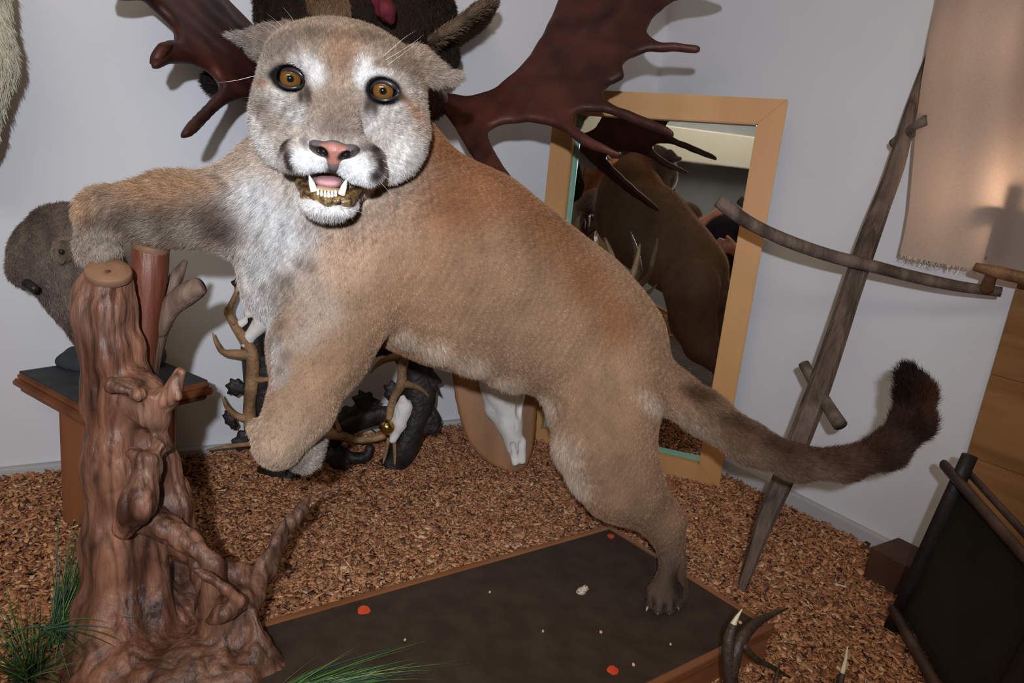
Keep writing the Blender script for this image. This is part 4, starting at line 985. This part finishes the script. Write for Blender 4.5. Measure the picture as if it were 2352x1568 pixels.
tubes('antler', [apt((1180, 850, ds, 15), (1230, 800, ds, 16), (1310, 770, ds - .01, 15), (1385, 720, ds - .02, 14), (1412, 650, ds - .03, 12), (1405, 590, ds - .04, 8), (1388, 545, ds - .05, 3)), apt((1395, 705, ds - .02, 11), (1440, 660, ds - .03, 9), (1462, 600, ds - .04, 6), (1470, 560, ds - .05, 2)), apt((1370, 735, ds - .02, 11), (1420, 720, ds - .04, 8), (1455, 690, ds - .06, 2)), apt((1200, 835, ds, 11), (1215, 860, ds - .04, 8), (1230, 850, ds - .07, 2))], DEER, plq)
tubes('antler', [apt((1125, 850, ds, 15), (1085, 800, ds, 16), (1020, 760, ds, 14), (960, 700, ds - .02, 12), (930, 620, ds - .03, 7), (925, 580, ds - .03, 2)), apt((960, 700, ds - .02, 10), (900, 690, ds - .02, 7), (870, 660, ds - .02, 2))], DEER, plq)

# ------------------------------------------------------------------ carved antler wreath against the back wall
WD = Z(760, 1085, .014); wn = nz(np.array([EYE[0] - WD[0], EYE[1] - WD[1], 0]) * 1.0 + DR * .3 + [0, 0, .18])
def WP(x, y, off=0.0): return PL(x, y, WD + off * wn, wn)
def wt(pts, off=0.0, **kw):
    pts = list(pts); P_ = [WP(q[0], q[1], q[3] if len(q) > 3 else off) for q in pts]
    return dict(pts=P_, rad=[q[2] * ((p - EYE) @ FW) / FPX for q, p in zip(pts, P_)], **kw)
BLK = mat('carved_dark_wood', (0.010, 0.008, 0.007), (0.030, 0.024, 0.021), scale=24, rough=0.5, spec=0.3, bump=.5, bscale=60)
wr = thing('antler_wreath', WD, 'dark carved leaf wreath with antlers and small skulls, leaning at the back wall', 'antler ornament')
tubes('frame', [wt([(600, 690, 24), (580, 780, 30), (590, 870, 34), (600, 960, 30), (600, 1020, 26), (660, 1060, 28), (740, 1020, 34), (800, 975, 34), (870, 955, 30), (930, 960, 28)], ns=14, flat=.7, wob=.12), wt([(830, 800, 30), (880, 780, 40), (940, 800, 40), (955, 860, 34), (965, 920, 34), (945, 990, 34), (915, 1050, 32), (890, 1076, 26)], ns=14, flat=.7, wob=.12),
                wt([(600, 690, 24), (700, 660, 30), (780, 720, 30), (830, 800, 30)], ns=14, flat=.7, wob=.12), wt([(770, 1030, 16), (800, 1050, 15), (840, 1048, 13), (850, 1022, 9)], ns=10), wt([(985, 985, 18), (1000, 965, 14), (985, 930, 10)], ns=10), wt([(620, 1060, 40), (650, 1095, 34), (690, 1090, 30)], ns=12, flat=.7, wob=.1, off=.02)], BLK, wr)
def wleaf(c, l, w_, ang, off, lob=4):
    n = 26; out = []
    for i in range(n):
        t = i / n * 2 * math.pi; r = 1 + .17 * math.cos(lob * 2 * t)
        x, y = l * math.cos(t) * r, w_ * math.sin(t) * r * (1 - .25 * math.cos(t)); a = math.radians(ang)
        out.append(WP(c[0] + x * math.cos(a) - y * math.sin(a), c[1] + x * math.sin(a) + y * math.cos(a), off))
    v, q = inflate(np.array(out), .014, .012, .0028, bend=lambda u, v: -4 * v * v, sub=2); link('leaf', mesh_np('leaf', v, q), BLK, wr)
for a in (((560, 660), 34, 22, 60, .01), ((545, 890), 26, 20, 10, .012), ((616, 850), 44, 30, 90, .02), ((600, 730), 40, 34, 80, .0), ((905, 905), 30, 22, 80, .02), ((843, 925), 34, 24, 20, .02), ((965, 850), 66, 34, 50, .01), ((985, 975), 30, 26, 30, .01), ((560, 1010), 34, 22, 150, .01), ((800, 960), 44, 26, 160, .02), ((775, 1055), 36, 22, 30, .03), ((530, 965), 26, 14, 60, .01), ((690, 1000), 44, 30, 10, .0)): wleaf(*a)
ROE = mat('roe_antler', (0.16, 0.085, 0.038), (0.34, 0.20, 0.10), scale=20, rough=0.5, spec=0.3, bump=.5, bscale=120)
tubes('antler', [wt([(575, 985, 14.8), (573, 930, 14.1), (580, 860, 14.1), (578, 810, 14.8), (558, 775, 12.6), (538, 745, 10.4), (526, 715, 8.1), (540, 680, 5.9), (545, 655, 2.2)], .04, ns=12, wob=.08), wt([(575, 815, 13.3), (540, 812, 10.4), (512, 808, 7.4), (496, 785, 4.4), (488, 763, 1.5)], .04, ns=12), wt([(580, 870, 8.9), (605, 872, 6.7), (640, 866, 3.7)], .045, ns=10), wt([(565, 960, 9.6), (545, 955, 8.1), (522, 935, 5.9), (508, 905, 1.5)], .045, ns=10), wt([(540, 745, 6.7), (520, 720, 5.2), (518, 705, 1.5)], .045, ns=8)], ROE, wr)
tubes('antler_spike', [wt([(585, 1018, 5.9), (530, 1024, 5.2), (475, 1033, 2.2)], .035, ns=8)], ROE, wr)
tubes('antler', [wt([(930, 805, 14.8), (924, 850, 11.1), (922, 880, 12.6), (906, 910, 8.9), (896, 945, 8.1), (892, 975, 6.7)], .05, ns=12, wob=.08), wt([(920, 815, 11.8), (885, 826, 7.4), (862, 842, 4.4), (850, 858, 1.5)], .05, ns=10), wt([(925, 880, 10.4), (955, 888, 6.7), (975, 900, 4.4), (986, 913, 1.5)], .05, ns=10)], ROE, wr)
tubes('antler', [wt([(735, 990, 16.3), (775, 998, 12.6), (820, 1010, 8.1), (855, 1008, 7.4), (885, 1000, 6.7)], .05, ns=12, wob=.08), wt([(780, 990, 6.7), (772, 965, 4.4), (765, 945, 1.5)], .055, ns=8), wt([(745, 980, 10.4), (735, 940, 7.4), (745, 900, 3.7)], .05, ns=8)], ROE, wr)
tubes('antler_spike', [wt([(893, 1005, 5.2), (886, 1040, 4.4), (880, 1064, 2.2)], .06, ns=8)], ROE, wr); tubes('antler_spike', [wt([(905, 1005, 5.2), (907, 1040, 4.4), (907, 1068, 2.2)], .06, ns=8)], ROE, wr)
sc = lambda p: ((p - EYE) @ FW) / FPX
def wsk(lst):
    pr = []
    for a, b in lst: A_, B_ = WP(*a[:2], a[3]), WP(*b[:2], b[3]); pr.append(rc(A_, B_, a[2] * sc(A_), b[2] * sc(B_), .006))
    v, q = solid(pr, .0022, it=1, pad=.008); v = v + fnoise(v, .012)[:, None] * .0012; link('skull', mesh_np('skull', v, q), BONE, wr)
wsk([((928, 935, 20, .05), (915, 975, 17, .055)), ((915, 975, 17, .055), (903, 1010, 8, .06)), ((925, 915, 8, .05), (932, 950, 10, .05))])
wsk([((598, 745, 20, .035), (572, 775, 12, .04)), ((572, 718, 12, .03), (590, 712, 10, .03)), ((550, 745, 10, .035), (560, 738, 9, .035)), ((570, 775, 13, .04), (566, 790, 12, .04))])
BRASS = mat('brass', (0.62, 0.42, 0.12), (0.70, 0.50, 0.18), scale=20, rough=0.18, metal=1.0)
bm = bmesh.new(); bp_ = WP(889, 980, .075); bmesh.ops.create_uvsphere(bm, u_segments=32, v_segments=20, radius=18 * sc(bp_), matrix=Matrix.Translation(bp_)); me = bpy.data.meshes.new('ball'); bm.to_mesh(me); bm.free()
me.polygons.foreach_set('use_smooth', np.ones(len(me.polygons), bool)); link('brass_ball', me, BRASS, wr)

# ------------------------------------------------------------------ hay pole, scythe handle, canvas
POLE = mat('weathered_pole', (0.060, 0.038, 0.028), (0.150, 0.105, 0.082), scale=7, stretch=(5, 5, .45), rough=0.7, spec=0.2, bump=.5, bscale=30, dist=.7)
b0 = Z(1703, 1354, .012); db0 = PJ(b0)[2]
pts = [(1703, 1354, 10), (1724, 1290, 15), (1764, 1180, 22), (1806, 1085, 24), (1884, 880, 24), (1964, 640, 24), (2014, 500, 22), (2056, 385, 19), (2095, 245, 13), (2142, 105, 7), (2160, 40, 5)]
dd = [db0 + (1.39 - db0) * ((1354 - y) / 1314) for _, y, _ in pts]
hp_ = thing('hay_pole', b0, 'weathered grey wooden hay pole with three pegs leaning against the right wall', 'pole')
tubes('shaft', [dict(ns=9, wob=.07, **pt([(x, y, d, r) for (x, y, r), d in zip(pts, dd)]))], POLE, hp_, False)
dq = lambda y: db0 + (1.39 - db0) * ((1354 - y) / 1314)
PEG = mat('peg_wood', (0.075, 0.053, 0.038), (0.165, 0.125, 0.092), scale=10, stretch=(3, 3, 3), rough=0.7, bump=.4, bscale=60)
for q in ([(2052, 332, dq(330) + .035, 13), (2085, 308, dq(305), 15), (2126, 276, dq(276) - .07, 13)], [(1846, 834, dq(830) + .04, 12), (1885, 905, dq(905), 14), (1930, 976, dq(976) - .06, 17)]):
    tubes('peg', [dict(ns=12, wob=.03, sub=3, **pt(q))], PEG, hp_)
sy = thing('scythe_handle', P(1980, 600, 1.33), 'long curved wooden handle with a grip hung behind the hay pole', 'tool handle')
tubes('shaft', [dict(ns=12, wob=.05, **pt([(1650, 460, 1.37, 16), (1715, 508, 1.37, 16), (1800, 550, 1.365, 15), (1900, 585, 1.355, 15), (2000, 610, 1.335, 14), (2100, 636, 1.31, 14), (2200, 657, 1.28, 13), (2300, 670, 1.25, 12)]))], POLE, sy)
HOND = mat('grip_wood', (0.12, 0.055, 0.022), (0.24, 0.12, 0.05), scale=10, stretch=(4, 4, 1), rough=0.5, bump=.3, bscale=60)
g_ = tubes('grip', [dict(ns=10, **pt([(2266, 664, 1.255, 15), (2274, 640, 1.235, 13), (2284, 622, 1.215, 13)]))], HOND, sy)
tubes('grip_bar', [dict(ns=10, flat=.7, sub=3, **pt([(2238, 612, 1.215, 10), (2300, 627, 1.20, 15), (2420, 656, 1.17, 16)]))], HOND, sy)

CANV, ct, cb = mat_base('canvas_cloth', .9, .1)
def canvas_mat():
    m = bpy.data.materials.new('canvas'); m.use_nodes = True; t = m.node_tree; Nn = t.nodes; L = t.links; Nn.clear(); o = Nn.new('ShaderNodeOutputMaterial')
    d = Nn.new('ShaderNodeBsdfDiffuse'); tr = Nn.new('ShaderNodeBsdfTranslucent'); mx = Nn.new('ShaderNodeMixShader'); mx.inputs[0].default_value = .5
    n = Nn.new('ShaderNodeTexNoise'); n.inputs['Scale'].default_value = 300; cr = Nn.new('ShaderNodeValToRGB')
    cr.color_ramp.elements[0].color = (.40, .32, .27, 1); cr.color_ramp.elements[1].color = (.50, .41, .35, 1)
    tc = Nn.new('ShaderNodeTexCoord'); L.new(tc.outputs['Object'], n.inputs['Vector']); L.new(n.outputs['Fac'], cr.inputs['Fac'])
    L.new(cr.outputs[0], d.inputs[0]); L.new(cr.outputs[0], tr.inputs[0]); L.new(d.outputs[0], mx.inputs[1]); L.new(tr.outputs[0], mx.inputs[2]); L.new(mx.outputs[0], o.inputs['Surface']); return m
COFF = .11
ledge = [(2152, -60), (2146, 0), (2132, 90), (2118, 200), (2108, 320), (2102, 400), (2094, 480), (2082, 540), (2070, 584)]
nr, ncol = 60, 90; V_ = []
ly = np.array([q[1] for q in ledge], float); lx = np.array([q[0] for q in ledge], float)
top0 = WR(2152, -60, COFF); bot0 = WR(2070, 584, COFF)
for i in range(nr + 1):
    t = i / nr; y = -60 + t * 644; x = np.interp(y, ly, lx); a = WR(x, y, COFF)
    for j in range(ncol + 1):
        s = j / ncol; u = s * .75
        fold = .015 * math.sin(u * 26 + 1.2 * t) * (1 - .3 * t) + .006 * math.sin(u * 61 + 2 + t) +   .020 * math.sin(u * 9 + t * 2.2) - .02 * math.exp(-u / .03)
        sag = -.008 * math.sin(u * 8) * t
        V_.append(a + u * DR + fold * NR + sag * ZU)
V_ = np.array(V_); F_ = np.array([[i * (ncol + 1) + j, i * (ncol + 1) + j + 1, (i + 1) * (ncol + 1) + j + 1, (i + 1) * (ncol + 1) + j] for i in range(nr) for j in range(ncol)])
cvo = tag(link('canvas_sheet', mesh_np('canvas_sheet', V_, F_), canvas_mat()), 'beige canvas sheet with frayed hem hanging at the upper right', 'canvas')
fr = []
hem = V_[-(ncol + 1):]
for k_ in range(420):
    j = rng.uniform(0, ncol - 1); p = hem[int(j)] * (1 - j % 1) + hem[int(j) + 1] * (j % 1); l = rng.uniform(.004, .011)
    fr.append(dict(pts=[p, p + [rng.normal(0, .002), rng.normal(0, .002), -l * .5], p + [rng.normal(0, .004), rng.normal(0, .004), -l]], rad=[.0005, .0004, .0002], ns=4, sub=1))
fo = tubes('frayed_hem', fr, mat('canvas_thread', (.55, .47, .38), (.62, .54, .44), rough=.9), cvo); fo['kind'] = 'stuff'
wl_ = WR(2330, 470, .03) + .06 * NR
light('canvas_backlight', 'POINT', WR(2310, 440, .02) + DR * .02, .62, (1.0, .70, .48), shadow_soft_size=.03)
light('canvas_backlight', 'POINT', WR(2250, 120, .02) + DR * .05, .25, (1.0, .68, .50), shadow_soft_size=.04)  # added second backlight to spread the warm glow over the canvas
# the block standing behind the canvas
bl = thing('wooden_block', WR(2320, 560, .07), 'wooden block with an upright peg silhouetted behind the canvas', 'block')
slab('body', WR(2268, 600, .07), .22 * DR, .085 * ZU, .02 * NR, HOND, bl, .004)
slab('arm', WR(2256, 500, .07) - .0 * ZU, .10 * DR, .026 * ZU, .02 * NR, HOND, bl, .006)
slab('peg', WR(2312, 490, .07), .022 * DR, .05 * ZU, .018 * NR, HOND, bl, .004)

# pine cladding on the right wall
ex0 = WR(2352, 640, 0.0); s0 = (ex0 - K) @ DR
bh = .17
for i in range(12):
    z0 = -.02 + i * bh
    tag(slab('wall_cladding_board', K + s0 * DR + .001 * NR + z0 * ZU, 1.4 * DR, (bh - .0006) * ZU, .022 * NR, PINE, None, .0012), kind='structure')

# ------------------------------------------------------------------ framed panel and board at the lower right
DWD = mat('smoked_rail', (0.040, 0.024, 0.018), (0.095, 0.060, 0.045), scale=8, stretch=(2, 2, 2), rough=0.5, spec=0.3, bump=.2, bscale=40)
BLK2 = mat('black_rail', (0.010, 0.008, 0.007), (0.024, 0.018, 0.015), scale=12, rough=0.5, spec=0.3, bump=.2)
PANL = mat('dark_hide_panel', (0.012, 0.011, 0.008), (0.024, 0.021, 0.015), scale=7, rough=0.55, spec=0.25, bump=.1, bscale=80)
A0 = P(2211, 1096, 1.16); B0 = Z(2050, 1450, .02); up_ = A0 - B0
rd = P(2400, 1350, .92) - P(2176, 1092, 1.165)
fp = thing('framed_panel', B0, 'dark panel in a frame of crossed wooden rails standing at the lower right', 'panel')
pnn = nz(np.cross(up_, rd)); pnn = pnn if pnn @ (EYE - A0) > 0 else -pnn
q0 = B0 + up_ * .14; slab('panel', q0, rd * 1.15, up_ * .80, -.006 * pnn, PANL, fp, .001)
def rail(nm, a, b, r, m, off=0.0, fl=.7): tubes(nm, [dict(pts=[a + off * pnn, (a + b) / 2 + off * pnn, b + off * pnn], rad=[r, r, r * .96], ns=10, sub=2, flat=fl, wob=.03)], m, fp)
rail('upright', B0 - up_ * .0, A0 + up_ * .125, .0135, BLK2, .004)
rail('rail', A0 - rd * .12 - up_ * .0, A0 + rd * 1.2 - up_ * .0, .0115, DWD, .016)
rail('rail', A0 - rd * .10 + up_ * .02, A0 + rd * 1.2 + up_ * .02, .008, DWD, -.012)
rail('rail', B0 + up_ * .13 - rd * .02, B0 + up_ * .13 + rd * 1.2, .0135, DWD, .012)
rail('upright', B0 + rd * 1.02, B0 + rd * 1.02 + up_ * 1.04, .0155, BLK2, .004)
bx0 = WR(2064, 1233, .03); bx = np.array([bx0[0], bx0[1], 0.004])
BOXM = mat('brown_box_paint', (0.055, 0.024, 0.014), (0.085, 0.038, 0.022), scale=12, rough=0.6, spec=0.25)
tag(slab('brown_box', bx, .22 * DR, .11 * NR, (bx0[2] - .004) * ZU, BOXM, None, .003), 'plain dark brown box on the chips behind the framed panel', 'box')
pp = Z(1925, 1343, .026)
tag(prism('paper_scrap', [pp + RT * a + FW * b * 1.2 for a, b in ((-.010, .006), (.0, .008), (.012, -.010), (.006, -.012), (.0, -.002), (-.004, -.006))], (.001, -.001, .0012), mat('paper', (.8, .8, .8)), None, 0), 'small torn white paper scrap lying on the wood chips', 'paper')

# ------------------------------------------------------------------ antlers in the near right corner
TIP = mat('dark_antler', (0.020, 0.012, 0.009), (0.070, 0.042, 0.028), scale=16, rough=0.45, spec=0.35, bump=.35, bscale=90)
PALT = mat('polished_tip', (0.62, 0.52, 0.34), (0.70, 0.60, 0.42), scale=40, rough=0.3)
a_ = thing('antler_rack', Z(1700, 1650, .01), 'dark antlers with pale polished tips rising at the lower right corner of the plinth', 'antlers')
D1 = .95
tubes('antler', [dict(ns=12, wob=.05, **pt([(1690, 1720, D1, 21.00), (1682, 1600, D1, 18.90), (1674, 1530, D1, 16.80), (1674, 1470, D1, 13.30), (1684, 1432, D1, 8.40)])), dict(ns=12, wob=.05, **pt([(1678, 1560, D1, 15.40), (1690, 1500, D1, 15.40), (1708, 1460, D1 + .01, 14.00), (1738, 1430, D1 + .03, 10.50), (1775, 1410, D1 + .06, 6.30), (1810, 1396, D1 + .09, 1.75)])), dict(ns=10, **pt([(1706, 1480, D1, 8.40), (1735, 1512, D1 + .01, 7.70), (1770, 1530, D1 + .02, 6.30), (1815, 1556, D1 + .03, 2.10)]))], TIP, a_)
tubes('tine_tip', [dict(ns=10, **pt([(1683, 1436, D1, 8.05), (1692, 1418, D1, 4.90), (1705, 1398, D1, 1.05)]))], PALT, a_)['label'] = 'pale tine tip'
tubes('antler', [dict(ns=10, **pt([(1915, 1680, D1, 12.60), (1925, 1590, D1, 9.80), (1935, 1545, D1, 6.30)]))], TIP, a_); tubes('tine_tip', [dict(ns=10, **pt([(1934, 1548, D1, 5.95), (1942, 1515, D1, 3.50), (1947, 1483, D1, 0.84)]))], PALT, a_)
tubes('antler', [dict(ns=10, **pt([(1772, 1690, D1, 11.20), (1778, 1600, D1, 8.40), (1782, 1560, D1, 5.60), (1792, 1520, D1, 1.40)]))], TIP, a_)

# ------------------------------------------------------------------ artificial grass
def blade(b, dirv, L, wid, bend, g):
    n = 9; t = np.linspace(0, 1, n); dirv = nz(dirv); side = nz(np.cross(dirv, [g.normal(), g.normal(), .3])); dn_ = np.array([0, 0, -1.0])
    c = b + dirv * (L * t)[:, None] + dn_ * (bend * L * t ** 2.2)[:, None] + side * (g.normal(0, .04) * L * t ** 2)[:, None]
    w_ = wid * (1 - t ** 2.2) + .0001; nrm = nz(np.cross(side, dirv)) * wid * .35
    V_ = np.stack([c - side * w_[:, None], c + nrm * (w_ / wid)[:, None], c + side * w_[:, None], c - nrm * .2 * (w_ / wid)[:, None]], 1).reshape(-1, 3)
    return V_, [[i * 4 + k, i * 4 + (k + 1) % 4, i * 4 + 4 + (k + 1) % 4, i * 4 + 4 + k] for i in range(n - 1) for k in range(4)]
def grass_mat():
    m, t, b = mat_base('grass_plastic', .35, .4); at = t.nodes.new('ShaderNodeAttribute'); at.attribute_name = 'col'; t.links.new(at.outputs['Color'], b.inputs['Base Color']); return m
GRS = grass_mat()
def tuft(nm, specs, label, seed):
    g = np.random.default_rng(seed); parts = []; cols = []
    for b, tip, n, sp, wid, bend in specs:
        for _ in range(n):
            bb = b + g.normal(0, .006, 3) * [1, 1, .2]; tt = tip + g.normal(0, 1, 3) * sp; tt[2] += bend * np.linalg.norm(tt - bb)
            v, f = blade(bb, tt - bb, np.linalg.norm(tt - bb) * g.uniform(.75, 1.08), wid * g.uniform(.7, 1.2), bend * g.uniform(.7, 1.3), g); parts.append((v, f))
            cols.append(np.tile(np.array([[.07, .16, .04], [.11, .20, .05], [.06, .14, .11], [.18, .24, .09], [.03, .08, .03]][g.integers(5)]) * g.uniform(.7, 1.3), (len(v), 1)))
    V_, F_ = merge(parts); me = mesh_np(nm, V_, np.array(F_)); set_col(me, np.vstack(cols)); tag(link(nm, me, GRS), label, 'grass tuft')
gb_ = Z(70, 1560, .012); gb2 = Z(128, 1478, .014)
sp_ = []
for x, y, n in ((186, 1180, 7), (198, 1200, 12), (225, 1225, 7), (175, 1230, 14), (165, 1275, 16), (190, 1280, 16), (240, 1290, 5), (150, 1320, 14), (205, 1340, 10)): sp_.append((gb2, P(x, y, .97), n, .012, .0012, .02))
for x, y, n in ((275, 1465, 5), (265, 1510, 5), (240, 1470, 4), (225, 1520, 6), (30, 1480, 6), (20, 1500, 8), (285, 1430, 3), (150, 1560, 6)): sp_.append((P(120, 1440, .93), P(x, y, .88), n, .015, .0012, .22))
for x, y, n in ((10, 1290, 1), (-20, 1330, 3), (-30, 1400, 8), (20, 1420, 6), (60, 1360, 6)): sp_.append((gb_, P(x, y, .90), n, .012, .0012, .03))
for x, y, n in ((0, 1500, 30), (60, 1480, 30), (90, 1530, 30), (140, 1500, 16)): sp_.append((gb_, P(x, y, .86), n, .02, .0013, .12))
tuft('grass_tuft', sp_, 'green artificial grass tuft at the left foot of the root stump', 3)
gb3 = Z(615, 1610, PT + .004); sp_ = []
for x, y, n in ((975, 1440, 2), (965, 1475, 2), (740, 1495, 2), (900, 1512, 5), (1060, 1530, 4), (980, 1520, 6), (960, 1540, 9), (1000, 1560, 9), (900, 1540, 14), (850, 1528, 12), (800, 1512, 12), (880, 1575, 16), (760, 1525, 12)):
    e_ = Z(x, y, PT + .012); sp_.append((gb3, e_, n, .006, .0011, .10))
tuft('grass_tuft', sp_, 'green artificial grass blades lying over the front of the dark plinth', 4)
# ------------------------------------------------------------------ what the mirror shows of the rest of the room
tag(slab('trim_2', K - LB * DB + .2 * DR + .90 * ZU, (LR - .3) * DR, .24 * ZU, .16 * DB, mat('cream_paint', (.70, .66, .52), (.74, .70, .56), rough=.8), bev=.01), kind='structure')
wc = K - LB * DB + 3.42 * DR
WFR = mat('glow_window_frame', (.7, .7, .68), rough=.5)
win = tag(slab('glow_window_1', wc + .12 * ZU + .001 * DB, .62 * DR, .66 * ZU, .03 * DB, WFR, bev=.004), kind='structure')  # added window with glowing panes, for the bluish brightness in the mirror
wm = bpy.data.materials.new('bluish_glow_pane'); wm.use_nodes = True; wb_ = wm.node_tree.nodes['Principled BSDF']; wb_.inputs['Emission Color'].default_value = (.45, .62, .9, 1); wb_.inputs['Emission Strength'].default_value = .9; wb_.inputs['Base Color'].default_value = (.1, .1, .1, 1)
for i_ in (0, 1): slab('pane', wc + (.17 + 0 * i_) * ZU + .03 * DB + (.05 + .28 * i_) * DR, .24 * DR, .56 * ZU, .004 * DB, wm, win, 0)


def vpart(nm, prims_, parent=None, step=.008, soft=.02):
    v, q = solid(prims_, step, it=2); n = normals(v, q); c, h, f = blend_attrs(prims_, v, soft)
    c = c * (1 + .15 * fnoise(v, .06)[:, None]); me = mesh_np(nm, v, q); set_col(me, np.clip(c, 0, 1)); return link(nm, me, SKIN, parent)


# a visitor bending beside the camera
JEAN = lin(64, 88, 116); SHIRT = lin(36, 38, 46); SKN = lin(214, 160, 136); HAIRC = lin(80, 56, 42); SHOE = lin(40, 36, 34)
A = np.array
hpz = A([-.15, -.16, .16]); ch = A([-.30, -.15, .49]); hd_ = A([-.56, -.10, .53])
pr = []
for s in (-1, 1):
    hip = hpz + [s * .085, 0, -.02]; kn = A([-.15 + s * .11, -.13, -.30]); an = A([-.15 + s * .13, -.16, -.665])
    pr += [rc(hip, kn, .085, .060, .03, col=JEAN), rc(kn, an, .060, .045, .02, col=JEAN), rc(an + [0, 0, -.03], an + [s * .03, .15, -.055], .038, .030, .02, col=SHOE)]
pr += [el(hpz + [0, 0, .02], [.16, .115, .12], k=.04, col=JEAN), rc(hpz + [-.02, 0, .12], ch, .13, .15, .05, col=SHIRT), rc(ch + A([-.13, 0, .02]), ch + A([.11, 0, .10]), .075, .075, .04, col=SHIRT), rc(ch + [-.06, .0, .12], hd_ + [.03, 0, -.06], .06, .052, .03, col=SKN)]
pr += [el(hd_, [.078, .098, .115], k=.02, col=SKN), rc(hd_ + [0, .09, -.005], hd_ + [0, .112, -.03], .010, .014, .012, col=SKN), el(hd_ + [0, -.015, .04], [.088, .105, .095], k=.006, col=HAIRC), el(hd_ + [0, .075, -.08], [.035, .03, .03], k=.02, col=SKN)]
for s in (-1, 1): pr += [el(hd_ + [s * .079, -.005, -.01], [.012, .022, .032], k=.006, col=SKN), el(hd_ + [s * .032, .098, .008], [.016, .012, .010], k=.004, sub=True)]
pr += [el(hd_ + [0, .104, -.06], [.026, .012, .005], k=.004, sub=True)]
# arms
sh = ch + A([.15, .02, .10]); elb = A([-.05, -.06, .34]); wr_ = A([-.15, .045, .46])
pr += [rc(sh, elb, .055, .044, .02, col=SHIRT), rc(elb, wr_, .040, .028, .02, col=SKN)]
pal_ = wr_ + A([-.045, .035, .025]); pr += [rc(wr_, pal_, .026, .032, .014, col=SKN)]
for i in range(4):
    b_ = pal_ + A([-.02 + .004 * i, .014, .026 - .018 * i]); m_ = b_ + A([-.03, .014, .004]); t_ = m_ + A([-.016, -.012, -.012 - .002 * i]); r_ = .0095 - .0008 * i
    pr += [rc(b_, m_, r_, r_ * .92, .004, col=SKN), rc(m_, t_, r_ * .92, r_ * .8, .004, col=SKN)]
pr += [rc(pal_ + A([.012, .008, .024]), pal_ + A([-.012, .03, .048]), .011, .009, .006, col=SKN)]
sh2 = ch + A([-.15, .02, -.04]); el2 = A([-.46, .02, .26]); w2 = A([-.42, .08, .08])
pr += [rc(sh2, el2, .055, .044, .02, col=SHIRT), rc(el2, w2, .040, .028, .02, col=SKN), rc(w2, w2 + A([.01, .03, -.07]), .026, .030, .014, col=SKN)]
for i in range(4):
    b_ = w2 + A([-.02 + .016 * i, .035, -.085]); m_ = b_ + A([.002, .010, -.035]); t_ = m_ + A([.004, -.008, -.022]); pr += [rc(b_, m_, .009, .008, .004, col=SKN), rc(m_, t_, .008, .007, .004, col=SKN)]
pr += [rc(w2 + A([.03, .02, -.05]), w2 + A([.05, .05, -.085]), .011, .008, .006, col=SKN)]
tag(vpart('person', pr, None, .0065, .004), 'bending person in blue jeans and dark shirt, seen only in the mirror', 'person')
# animal mounts across the room
CRM = lin(206, 190, 140); BRNR = lin(176, 108, 66)
g0 = A([-1.42, -.62, -.05])
gp = [rc(g0 + [-.10, -.1, .40], g0 + [.12, .12, .42], .20, .19, .05, col=CRM), rc(g0 + [.12, .12, .48], g0 + [.24, .22, .66], .13, .10, .05, col=CRM), rc(g0 + [.24, .22, .68], g0 + [.34, .28, .62], .085, .055, .04, col=CRM)]
for dx, dy in ((-.18, -.06), (-.08, -.2), (.18, .04), (.10, .18)): gp += [rc(g0 + [dx, dy, .30], g0 + [dx, dy, -.18], .06, .036, .04, col=CRM), rc(g0 + [dx, dy, -.18], g0 + [dx + .01, dy + .01, -.67], .036, .034, .03, col=CRM)]
vpart('mounted_goat', gp, None, .011); tag(bpy.data.objects['mounted_goat'], 'cream coloured animal mount standing across the room, seen in the mirror', 'stuffed animal')
bpy.data.objects['mounted_goat'].location.z = -.035
w0 = K - LB * DB + 1.50 * DR; w0 = A([w0[0], w0[1], .58])
dt = thing('deer_trophy', w0, 'reddish brown deer head trophy across the room, reflected in the mirror', 'deer trophy')
sl = lambda a, b, c: w0 + a * DB + b * DR + c * ZU
o_d = vpart('head', [rc(sl(.10, 0, .0), sl(.22, 0, .18), .15, .10, .05, col=BRNR), rc(sl(.22, 0, .18), sl(.36, .0, .16), .085, .07, .04, col=BRNR), rc(sl(.36, 0, .15), sl(.50, .0, .08), .06, .04, .03, col=BRNR * 1.1), rc(sl(.24, 0, .02), sl(.28, 0, .08), .08, .06, .03, col=WHITE), rc(sl(.24, .08, .24), sl(.24, .2, .26), .03, .02, .02, col=BRNR), rc(sl(.24, -.08, .24), sl(.24, -.2, .26), .03, .02, .02, col=BRNR)], dt, .009)
slab('shield', sl(.001, -.16, -.22), .32 * DR, .42 * ZU, .025 * DB, STAIN, dt, .006)
for s in (-1, 1):
    tubes('antler', [dict(pts=[sl(.24, s * .05, .26), sl(.22, s * .12, .33), sl(.26, s * .15, .40), sl(.32, s * .11, .46)], rad=[.016, .014, .011, .004], ns=10)], DEER, dt)
